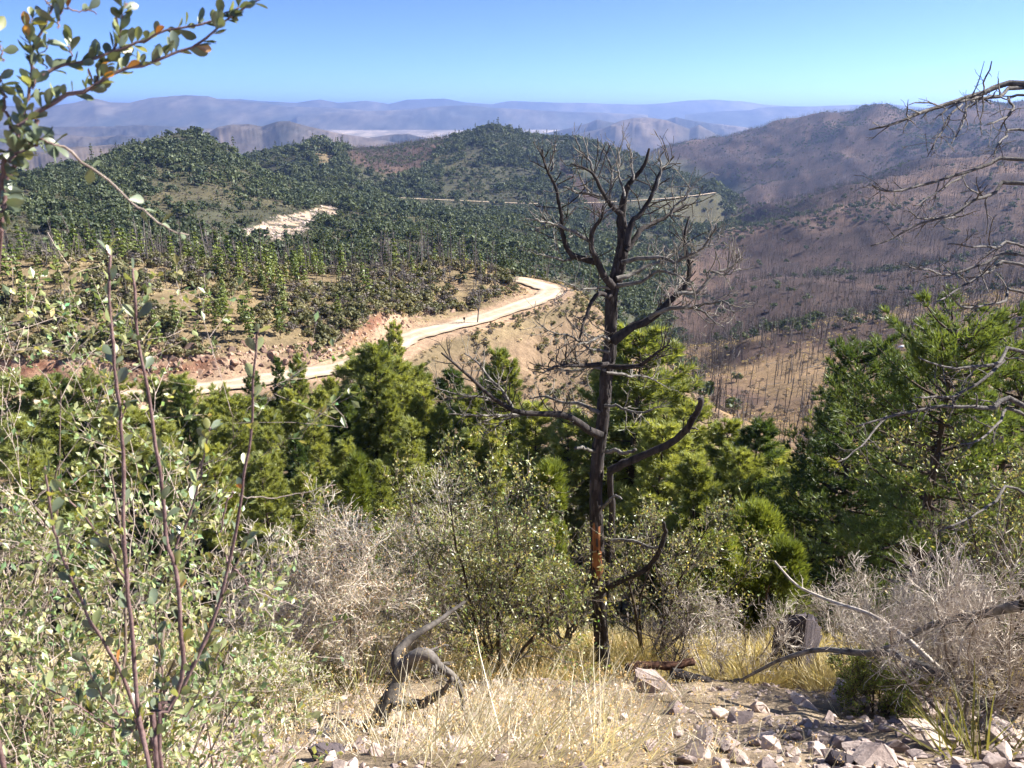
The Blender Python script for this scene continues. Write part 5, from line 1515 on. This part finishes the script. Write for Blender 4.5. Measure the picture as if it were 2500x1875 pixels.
for k in rng.integers(5, 215, 2600):
    t_ = tang[k] / (np.linalg.norm(tang[k]) + 1e-9); nn = np.array((-t_[1], t_[0], 0))
    if nn[1] < 0: nn = -nn
    p = road_pts[k] + nn * rng.uniform(3.4, 9.5); gz = float(ground_z(p[0], p[1]))
    if -36.1 < gz < -29 and rng.random() < 0.5: debris.append((p[0], p[1], gz))
debris = np.array(debris)
gn_scatter('rock_debris', debris, 0.12 + rng.exponential(0.14, len(debris)), rng.uniform(0, 6.28, len(debris)), rng.integers(0, 8, len(debris)), V_CUT, 'small broken red rock covering the road cut')

x, y, z = sample(60000, 380, 620, -22, 0)
_c = cover(x, y, z); ok = (_c[4] > 0.5) & (rng.uniform(0, 1, len(x)) < 0.12)
gn_scatter('pale_rubble', np.stack([x, y, z], 1)[ok], 0.3 + rng.exponential(0.5, ok.sum()), rng.uniform(0, 6.28, ok.sum()), rng.integers(0, 10, ok.sum()), V_ROCK, 'pale broken rock of the clearing on the wooded slope')
# small things by the road
p = atz(1030 * K, 700 * K, -36.3)
b = np.array((p[0], p[1], float(ground_z(p[0], p[1]))))
def bare_tree(b, h, seed, lab, n1=16, mat=None):
    global rng
    keep = rng; rng = np.random.default_rng(seed)
    e = empty('bare_tree', b); tag(e, lab, 'dead tree', 'bare trees beside the road')
    P, Rd = stems((0, 0, 0), 1, h, 0.05, 0.1, 0.05, 10, 0.022 * h, 0.12)
    g = Geo(); tubes(g, P, Rd, 6); link('trunk', g.mesh('bare_trunk', [mat or M_DARKTWIG], True), e)
    g = Geo()
    P2, R2 = branches(P, Rd, n1, h * 0.36, (0.4, 0.9), 0.1, 0.12, 6, 0.22, 0.98, 0.5); tubes(g, P2, np.maximum(R2, 0.02), 3)
    P3, R3 = branches(P2, R2, 5, h * 0.14, (0.4, 0.9), 0.1, 0.15, 4); tubes(g, P3, np.maximum(R3, 0.012), 3)
    link('branches', g.mesh('bare_branches', [mat or M_DARKTWIG]), e)
    rng = keep
bare_tree(b, 9.0, 81, 'bare grey tree standing at the outer edge of the dirt road', 22, M_SNAGGREY)
p = at(905 * K, 772 * K, 113); bare_tree(np.array((p[0], p[1], float(ground_z(p[0], p[1])))), 4.6, 82, 'small burned tree on the slope just below the road', 9, M_CHAR)
p = at(954 * K, 790 * K, 109); bare_tree(np.array((p[0], p[1], float(ground_z(p[0], p[1])))), 2.6, 83, 'short burned stump with few stubs below the road', 5, M_CHAR)
p = at(930 * K, 742 * K, 116); bz = float(ground_z(p[0], p[1])); g = Geo()
tube(g, np.array([(-1.1, 0, 0.2), (0, 0.1, 0.25), (1.2, 0.0, 0.2)]), [0.22, 0.2, 0.15], 8, None, 0.1)
o = link('pale_log', g.mesh('pale_log', [M_PALEWOOD], True), None, (p[0], p[1], bz)); tag(o, 'short pale bleached log lying on the slope under the road', 'log')
# low stone kerb on the outside of the bend
M_KERB = rock_mat('kerb_stone', (0.13, 0.11, 0.10), (0.26, 0.22, 0.19), 1.0)
V_KERB = rock_mesh('kerb_stone', 640, [M_KERB], 14, 0.8)
kb = empty('stone_kerb', road_pts[212] + np.array((0, 0, 0)))
tag(kb, 'row of dark kerb stones round the outside of the road bend', 'kerb')
for k in range(196, 226, 2):
    t_ = tang[k] / np.linalg.norm(tang[k]); nn = np.array((t_[1], -t_[0], 0))
    p = road_pts[k] + nn * 3.3
    o = bpy.data.objects.new('stone', V_KERB); col.objects.link(o); o.parent = kb
    o.location = p - np.array(kb.location) + np.array((0, 0, 0.12)); o.scale = (0.6, 0.3, 0.28); o.rotation_euler = (0, 0, math.atan2(t_[1], t_[0]))
# marker post at the road's outer edge
p = atz(1003 * K, 699 * K, -36.1); g = Geo()
tube(g, [(0, 0, -0.3), (0, 0, 1.3)], [0.06, 0.06], 6, (0.5, 0.5, 0.45))
mp = empty('marker_post', (p[0], p[1], float(ground_z(p[0], p[1])))); tag(mp, 'thin dark marker post at the outer edge of the road', 'post')
link('post', g.mesh('post', [M_SNAGGREY], True), mp)
g = Geo(); g.add([(-.2, -.07, 1.0), (.2, -.07, 1.0), (.2, -.07, 1.45), (-.2, -.07, 1.45), (-.2, -.1, 1.0), (.2, -.1, 1.0), (.2, -.1, 1.45), (-.2, -.1, 1.45)], None, [(0,1,2,3),(7,6,5,4),(0,4,5,1),(1,5,6,2),(2,6,7,3),(3,7,4,0)], (0.4, 0.45, 0.35))
link('plate', g.mesh('plate', [M_SNAGGREY]), mp)
# snow left in the shade on the burned slope
M_SNOW, n_, l_, p_ = new_mat('old_snow'); p_.inputs['Base Color'].default_value = (0.82, 0.84, 0.88, 1); p_.inputs['Roughness'].default_value = 0.7
for (u, v, w) in ((1948,749,1.6),(1978,744,2.0),(2006,739,1.5),(1925,754,0.9),(1962,742,0.9),(1990,749,0.8),(1862,770,0.5)):
    r = None
    rs = np.linspace(140, 420, 900); d = ray(u * K, v * K); h = math.hypot(d[0], d[1])
    k_ = np.nonzero(rs * d[2] / h <= ground_z(rs * d[0] / h, rs * d[1] / h))[0]
    r = float(rs[k_[0]]) if len(k_) else 260
    c = at(u * K, v * K, r); g = Geo()
    n = 18; aa_ = np.arange(n) * 2 * math.pi / n
    rad = w * (0.6 + 0.4 * rng.random(n))
    rings = []
    for f_, hz_ in ((1.0, -0.15), (0.8, 0.28), (0.35, 0.42)):
        xx = c[0] + rad * f_ * np.cos(aa_); yy = c[1] + rad * 0.6 * f_ * np.sin(aa_)
        rings.append(np.stack([xx, yy, ground_z(xx, yy) + hz_], 1))
    v_ = np.vstack(rings + [np.array([[c[0], c[1], float(ground_z(c[0], c[1])) + 0.45]])]) - c
    fs = []
    for q in range(2):
        for j in range(n): fs.append((q * n + j, q * n + (j + 1) % n, (q + 1) * n + (j + 1) % n, (q + 1) * n + j))
    g.add(v_, [(2 * n + j, 2 * n + (j + 1) % n, 3 * n) for j in range(n)], fs)
    o = link('snow_patch', g.mesh('snow_patch', [M_SNOW], True), None, c); tag(o, 'small white patch of old snow on the burned slope behind the big pine', 'snow patch', 'snow patches on the burned slope')

# ------------------------------------------------------------------ grass
M_STRAW = leaf_mat('straw_grass', (0.50, 0.44, 0.33), (0.80, 0.74, 0.61), 0.30, 0.6, 0.05, 1.0)
M_GOLD = leaf_mat('golden_grass', (0.42, 0.34, 0.18), (0.70, 0.61, 0.37), 0.35, 0.6, 0.04, 1.0)
M_GREENGRASS = leaf_mat('green_grass', (0.12, 0.13, 0.04), (0.30, 0.28, 0.10), 0.35, 0.6, 0.04, 1.0)
def tussock(name, seed, n, h, spread, mat, lean=(0.15, 0, 0), w=0.006, droop=0.35, heads=0):
    global rng
    keep = rng; rng = np.random.default_rng(seed)
    g = Geo()
    a = rng.uniform(0, 6.28, n); q = np.sqrt(rng.uniform(0, 1, n))
    b = np.stack([np.cos(a) * q * spread * 0.35, np.sin(a) * q * spread * 0.35, np.full(n, -0.05)], 1)
    d = np.stack([np.cos(a) * q * spread, np.sin(a) * q * spread, np.ones(n)], 1) + 0.16 * rng.normal(size=(n, 3)) + np.asarray(lean)
    d = nrm_(d); L = h * rng.uniform(0.45, 1.1, n)
    P = np.empty((n, 5, 3)); P[:, 0] = b
    for k in range(1, 5):
        d = nrm_(d + np.array((0, 0, -droop * 0.25 * k / 4)) + np.asarray(lean) * 0.1 + 0.05 * rng.normal(size=(n, 3)))
        P[:, k] = P[:, k - 1] + d * (L / 4)[:, None]
    side = nrm_(np.cross(d, rng.normal(size=(n, 3))))
    W = w * np.array([1, 1, 0.85, 0.6, 0.12])
    l_ = P - side[:, None] * W[None, :, None]; r_ = P + side[:, None] * W[None, :, None]
    v = np.stack([l_, r_], 2).reshape(-1, 3)
    i = (np.arange(n) * 10)[:, None] + np.arange(4)[None] * 2
    f = np.stack([i, i + 1, i + 3, i + 2], -1).reshape(-1, 4)
    g.add(v, None, f, np.repeat(rng.uniform(0.65, 1.35, (n, 1)) * np.ones((1, 3)), 10, 0))
    if heads:
        k = rng.integers(0, n, heads * 4)
        p = P[k, 4] * 0.8 + P[k, 3] * 0.2 + rng.normal(size=(len(k), 3)) * 0.012
        cards(g, p, unit(len(k)), rng.uniform(0.006, 0.014, len(k)), np.ones((len(k), 1)) * np.array((1.05, 0.8, 0.5)))
    rng = keep
    return g.mesh(name, [mat])
V_TUS = [tussock('tussock_%d' % i, 700 + i, 38, 1.0, 0.75, M_STRAW, (0.35, 0.05, 0), 0.0042, 0.3, 40) for i in range(4)]
V_LOW = [tussock('low_grass_%d' % i, 720 + i, 34, 0.26, 1.3, M_STRAW, (0.1, 0, 0), 0.003, 0.6, 26) for i in range(4)]
V_GOLD = [tussock('golden_%d' % i, 740 + i, 90, 0.5, 0.9, M_GOLD, (0.05, 0, 0), 0.006, 0.8) for i in range(3)]
V_GRN = [tussock('spiky_%d' % i, 760 + i, 60, 0.55, 0.9, M_GREENGRASS, (0, 0, 0), 0.008, 0.2) for i in range(2)]
TUS = [(1290,1760),(1240,1790),(1345,1790),(1180,1815),(1400,1800),(1120,1840),(1265,1850),(1330,1860),(1450,1840),(1200,1870),(1400,1875),(1080,1880),(1500,1870),(1560,1840),(1150,1780),(1310,1720),(980,1860)]
order = sorted(range(len(TUS)), key=lambda i: TUS[i][0])
for k, i in enumerate(order):
    u, v = TUS[i]; r = gr(u, v); b = on_ground(u, v, r)
    o = link('grass_tussock', V_TUS[i % 4], None, b); s = rng.uniform(0.8, 1.25); o.scale = (s, s, s); o.rotation_euler = (0.1, 0, rng.uniform(-0.6, 0.6))
    tag(o, 'pale straw grass tussock at the bottom centre, %s of them from the left' % ORD[k], 'grass tussock', 'pale tussocks at the bottom centre')
for (u, v, lab, me, s) in ((1735,1660,'spiky green grass clump beside the dark fallen log',V_GRN[0],1.0),(880,1700,'spiky yellow green grass clump under the seed-headed bush',V_GRN[1],1.2),(1480,1620,'spiky green clump behind the dead tree\'s foot',V_GRN[0],0.9),
                           (2420,1850,'green-tinged grass clump at the lower right corner',V_GRN[1],1.3),(2330,1830,'thin green grass clump beside the flat slab',V_GRN[0],1.0),(760,1690,'spiky yellow clump behind the low olive bush',V_GRN[0],1.0)):
    o = link('grass_clump', me, None, on_ground(u, v, gr(u, v))); o.scale = (s, s, s); tag(o, lab, 'grass clump')
x, y, z = sample(1500, 4.4, 11.5, -45, 45, 1.6)
uu, vv = pix(np.stack([x, y, z], -1))
dn = np.where((uu > 1000) & (uu < 1750), 0.3, np.where(uu < 1000, 0.4, 0.07)) * smooth(-0.5, 0.3, fbm(x / 1.1, y / 1.1, 3))
kk = rng.uniform(0, 1, len(x)) < dn
gn_scatter('dry_grass', np.stack([x, y, z], 1)[kk], rng.uniform(0.6, 1.4, kk.sum()), rng.uniform(0, 6.28, kk.sum()), rng.integers(0, 4, kk.sum()), V_LOW, 'low dry straw grass between the stones')
x, y, z = sample(4200, 11.6, 34.0, -42, 42, 1.6)
kk = fbm(x / 2.5, y / 2.5, 3) > -0.35
gn_scatter('golden_grass', np.stack([x, y, z], 1)[kk], rng.uniform(0.6, 1.3, kk.sum()), rng.uniform(0, 6.28, kk.sum()), rng.integers(0, 3, kk.sum()), V_GOLD, 'golden dry grass on the slope behind the crest')

# ------------------------------------------------------------------ leafy shrub close to the camera on the left
M_STEM = bark_mat('purple_brown_stem', (0.10, 0.056, 0.054), (0.27, 0.18, 0.165), 40, 0.6, (1, 1, 1), 0.3)
M_PALESTEM = bark_mat('pale_stem', (0.17, 0.125, 0.105), (0.40, 0.33, 0.28), 40, 0.6, (1, 1, 1), 0.3)
M_LEAF_A = leaf_mat('grey_green_leaf', (0.075, 0.105, 0.062), (0.20, 0.24, 0.145), 0.22, 0.4, 0.10, 9.0)
M_LEAF_D = leaf_mat('olive_leaf', (0.19, 0.23, 0.09), (0.44, 0.48, 0.23), 0.42, 0.45, 0.07, 9.0)
M_LEAF_B = leaf_mat('yellow_green_leaf', (0.25, 0.27, 0.06), (0.46, 0.44, 0.14), 0.45, 0.35, 0.12, 9.0)
M_LEAF_C = leaf_mat('orange_tipped_leaf', (0.40, 0.15, 0.04), (0.55, 0.30, 0.08), 0.45, 0.35, 0.12, 9.0)
def leaf_mesh(name, seed, mat, asp=0.5):
    """spoon-shaped leaf of unit length with a raised edge and drooping tip"""
    rr = np.random.default_rng(seed)
    xs = np.array([0.0, 0.12, 0.35, 0.6, 0.82, 0.95, 1.0]); ws = np.array([0.03, 0.09, 0.34, 0.50, 0.42, 0.2, 0.02]) * asp
    bend = rr.uniform(-0.25, 0.15); cup = rr.uniform(0.2, 0.5)
    v = []
    for x_, w_ in zip(xs, ws):
        z_ = bend * x_ * x_
        v += [(x_, -w_, z_ + cup * w_), (x_, 0, z_), (x_, w_, z_ + cup * w_)]
    f = []
    for i in range(6):
        f += [(3 * i, 3 * i + 1, 3 * i + 4, 3 * i + 3), (3 * i + 1, 3 * i + 2, 3 * i + 5, 3 * i + 4)]
    return make_mesh(name, np.array(v), np.array(f), [mat], True, None, np.ones((21, 3)))
V_LEAF = [leaf_mesh('leaf_%d' % i, 800 + i, M_LEAF_A if i < 3 else M_LEAF_D) for i in range(5)] + [leaf_mesh('leaf_y%d' % i, 810 + i, M_LEAF_B) for i in range(2)] + [leaf_mesh('leaf_o', 820, M_LEAF_C)]
from mathutils import Matrix, Vector
n_leaf, extra = {}, {}
def leaf_objects(parent, P_, n, size, s0=0.1, up=0.35, cluster=2, kinds=None):
    """separate leaves standing off a stem"""
    N = len(P_); made = 0
    for q in range(n):
        s = s0 + (1 - s0) * (q + rng.uniform(0, 0.8)) / n
        i = min(int(s * (N - 1)), N - 2); f_ = s * (N - 1) - i
        p = P_[i] * (1 - f_) + P_[i + 1] * f_; t = nrm_(P_[i + 1] - P_[i])
        for c_ in range(cluster):
            side = nrm_(np.cross(t, rng.normal(size=3)))
            d = Vector(nrm_(t * rng.uniform(0.2, 0.9) + side * rng.uniform(0.5, 1.0) + np.array((0, 0, up))))
            zax = Vector(nrm_(np.cross(np.array(d), rng.normal(size=3)) + np.array((0, 0, 0.6)))); yax = zax.cross(d).normalized(); zax = d.cross(yax)
            m = kinds[int(rng.integers(0, len(kinds)))] if kinds else int(rng.choice([0, 1, 2, 3, 4, 5, 6, 7], p=[.2, .17, .17, .16, .13, .09, .06, .02]))
            sz = size * rng.uniform(0.65, 1.2)
            mx = Matrix((d, yax, zax)).transposed().to_4x4()
            root = parent.parent
            n_leaf[root.name] = n_leaf.get(root.name, 0) + 1
            if n_leaf[root.name] > 300:          # past 300 the leaves of a shrub join one mass
                lv = np.array([v_.co for v_ in V_LEAF[m].vertices]) * sz
                lv = lv @ np.array(mx.to_3x3()).T + p
                lf = np.array([tuple(q_.vertices) for q_ in V_LEAF[m].polygons])
                extra.setdefault(root.name, Geo()).add(lv, None, lf)
                continue
            o = bpy.data.objects.new('leaf', V_LEAF[m]); col.objects.link(o); o.parent = parent
            o.matrix_basis = Matrix.Translation(Vector(p)) @ mx @ Matrix.Diagonal((sz, sz, sz, 1))
            made += 1
    return made
def near_stem(root_loc, pts, r, w0, w1, mat, parent, n=22, jit=0.0015, dr=0.0, foot=None):
    m = len(pts)
    q_ = [at(u, v, r + dr * k / (m - 1)) for k, (u, v) in enumerate(pts)]
    if foot == 'end': q_.append(root_loc + np.array((0, 0, -0.05)))
    if foot == 'start': q_.insert(0, root_loc + np.array((0, 0, -0.05)))
    P_ = spline(np.array(q_), n) - root_loc
    P_ = P_ + np.cumsum(rng.normal(size=P_.shape) * jit, 0)
    # gentle kinks at the nodes, slightly swollen
    R_ = np.linspace(w0, w1, n) * 0.5 * r * 0.56 / FPX * (1 + 0.12 * (np.arange(n) % 4 == 0))
    g = Geo(); tube(g, P_, R_, 7)
    return link('branch', g.mesh('shrub_branch', [mat], True), parent), P_, R_

sb = at(60, 1900, 1.45); sb[2] = float(ground_z(sb[0], sb[1]))
bush = empty('leafy_shrub', sb)
tag(bush, 'tall grey-green leafy shrub close by on the left whose upper branches cross the sky', 'shrub')
TOPB = [([(41,316),(90,289),(158,253),(217,221),(231,199),(289,181),(353,163),(407,136),(466,108),(520,75),(579,27),(640,-10)],0.98,17,6,34,2),
        ([(100,180),(160,155),(203,140),(276,118),(339,99),(407,75),(479,57),(542,34),(583,12)],1.0,12,6,24,2),
        ([(222,214),(240,180),(253,149),(280,99),(303,41),(318,-10)],1.0,11,7,15,2),
        ([(45,320),(60,260),(72,217),(104,127),(145,63),(188,-10)],1.0,12,8,16,2),
        ([(145,66),(175,32),(215,30),(250,22)],0.98,7,4,5,2),
        ([(0,190),(27,253),(45,315)],1.0,9,12,8,2),
        ([(8,150),(14,90),(6,25)],0.95,6,3,6,2),
        ([(72,217),(62,150),(55,95),(58,50)],1.0,7,3,9,2),
        ([(104,0),(108,40)],1.05,5,5,2,1),
        ([(90,289),(60,340),(25,400),(10,470),(5,560)],0.95,15,18,16,3),
        ([(25,400),(70,370),(110,345),(150,350)],0.93,10,8,8,3),
        ([(160,160),(185,130),(190,95)],1.02,6,3,6,2),
        ([(113,167),(90,140),(100,110)],1.02,5,3,4,2)]
nlf = 0
for (pts, r, w0, w1, nl, cl) in TOPB:
    br, P_, R_ = near_stem(sb, pts, r, w0, w1, M_STEM, bush)
    nlf += leaf_objects(br, P_, nl, 0.018, 0.03, 0.3, cl + (1 if w0 > 8 and nl < 20 else 0), [0, 1, 2, 0, 1, 2, 0, 1, 2, 3, 4, 0, 1, 2, 5, 0, 1, 2, 7, 3])
# the long twig that bleaches towards its end
br, P_, R_ = near_stem(sb, [(110,345),(154,353),(212,402),(280,457),(330,497),(375,524),(429,556),(475,576)], 0.98, 11, 5, M_PALESTEM, bush)
br['label'] = 'long pale bare twig pointing down right'
leaf_objects(br, P_, 5, 0.02, 0.25, 0.1, 2, [5, 6, 0])
# stems that carry those branches down to the ground
for pts, r in (([(5,560),(-20,800),(-30,1100),(-20,1500),(0,1850)], 1.05), ([(-60,300),(-50,700),(-60,1200),(-30,1850)], 1.1)):
    near_stem(sb, pts, r, 16, 30, M_STEM, bush, 22, 0.001, 0.3, 'end')
near_stem(sb, [(45,315),(20,420),(-5,560)], 1.0, 13, 18, M_STEM, bush)

sh_b = at(372, 1900, 1.32); sh_b[2] = float(ground_z(sh_b[0], sh_b[1]))
shoots = empty('leafy_shoots', sh_b)
tag(shoots, 'upright purple-brown shoots with sparse spoon-shaped leaves in front of the road', 'shrub')
SHT = [([(370,1880),(345,1760),(335,1667),(332,1532),(323,1396),(314,1250),(310,1125),(301,984),(289,916),(283,826),(271,713),(264,636),(262,618)],1.25,22,9,13,2),
       ([(380,1880),(420,1720),(443,1622),(434,1532),(425,1441),(414,1370),(396,1323),(390,1220),(375,1097),(357,962),(344,871),(332,781),(325,690),(322,672)],1.27,24,9,13,2),
       ([(390,1880),(430,1700),(493,1554),(524,1464),(551,1360),(574,1240),(583,1142),(601,1029),(603,916),(610,826),(612,812)],1.3,20,8,11,2),
       ([(416,1378),(434,1323),(479,1224),(511,1120),(533,1052)],1.3,12,6,6,2),
       ([(320,1425),(271,1342),(226,1283),(181,1229),(136,1170)],1.3,9,6,6,2),
       ([(350,1800),(307,1676),(253,1582),(203,1509),(167,1432),(136,1328),(118,1238),(102,1139)],1.35,16,8,12,2),
       ([(301,984),(285,1010),(278,1060)],1.25,7,4,2,2),
       ([(452,1645),(500,1580),(540,1500),(580,1400),(615,1310)],1.35,12,5,10,2),
       ([(400,1850),(470,1740),(520,1640),(545,1560)],1.4,10,4,8,2),
       ([(360,1860),(280,1780),(190,1720),(90,1680)],1.35,12,5,10,2),
       ([(375,1870),(400,1750),(395,1650),(380,1560),(370,1480)],1.42,14,5,14,3),
       ([(365,1870),(330,1790),(250,1700),(200,1600)],1.42,12,5,12,3)]
for (pts, r, w0, w1, nl, cl) in SHT:
    br, P_, R_ = near_stem(sh_b, pts, r, w0, w1, M_STEM, shoots, 32, 0.0012, 0.0, 'start' if pts[0][1] >= 1850 else None)
    leaf_objects(br, P_, int(nl * 1.35), 0.028, 0.08, 0.45, cl + (1 if nl < 11 else 0))
br, P_, R_ = near_stem(sh_b, [(600,1432),(650,1452),(700,1470),(765,1482)], 1.5, 7, 3, M_PALESTEM, shoots)
br, P_, R_ = near_stem(sh_b, [(583,1210),(650,1214),(740,1205),(840,1182)], 1.5, 7, 3, M_PALESTEM, shoots)
near_stem(sh_b, [(551,1360),(570,1390),(600,1432)], 1.45, 8, 7, M_STEM, shoots); near_stem(sh_b, [(540,1300),(560,1240),(583,1210)], 1.4, 8, 7, M_STEM, shoots)

for root in (bush, shoots):
    if root.name in extra:
        o = link('foliage', extra[root.name].mesh('foliage', [M_LEAF_A], True), root); o['kind'] = 'stuff'

# the thicket behind the shoots: pale twigs and small grey-green leaves
def thicket(u, r, h, n_stem, spread, seed, lab, leafn, lean, tw, dens=1.0, ll=0.026):
    return shrub('leafy_thicket', u, 1700, r, h, n_stem, spread, seed, lab, 'shrub', 'leafy thicket on the left', tw, M_LEAF_D, leafn + 1, ll * 1.1, 0.55, dens, lean, 0.012, 0.15, 0.15, 0.3)
thicket(0, 2.0, 2.35, 9, 0.22, 91, 'tallest pale twiggy thicket at the left edge under the sky branches', 6, (0.0, 0.0, 0), M_PALESTEM, 0.75)
thicket(110, 2.3, 2.15, 8, 0.2, 92, 'tall twiggy olive thicket just left of the shoots', 6, (-0.03, 0, 0), M_PALESTEM, 0.7)
thicket(230, 2.5, 1.75, 7, 0.22, 93, 'leafy thicket directly behind the shoots', 5, (-0.05, 0, 0), M_STEM, 0.75)
thicket(-120, 2.8, 2.7, 9, 0.3, 94, 'twiggy thicket cut by the left edge, farther back', 5, (0.0, 0.1, 0), M_PALESTEM, 0.8, 0.028)
thicket(370, 2.6, 1.2, 7, 0.25, 95, 'lowest leafy thicket at the right foot of the shoots', 5, (-0.05, 0, 0), M_STEM, 0.75)
thicket(110, 1.75, 1.2, 7, 0.35, 96, 'low leafy thicket in the lower left corner', 5, (-0.05, 0, 0), M_STEM, 0.8, 0.024)
thicket(330, 1.5, 0.85, 8, 0.3, 97, 'leafy clump round the foot of the upright shoots', 6, (-0.05, 0, 0), M_STEM, 0.75, 0.024)
thicket(230, 1.45, 0.9, 7, 0.3, 98, 'leafy clump left of the foot of the upright shoots', 6, (-0.1, 0, 0), M_STEM, 0.75, 0.024)
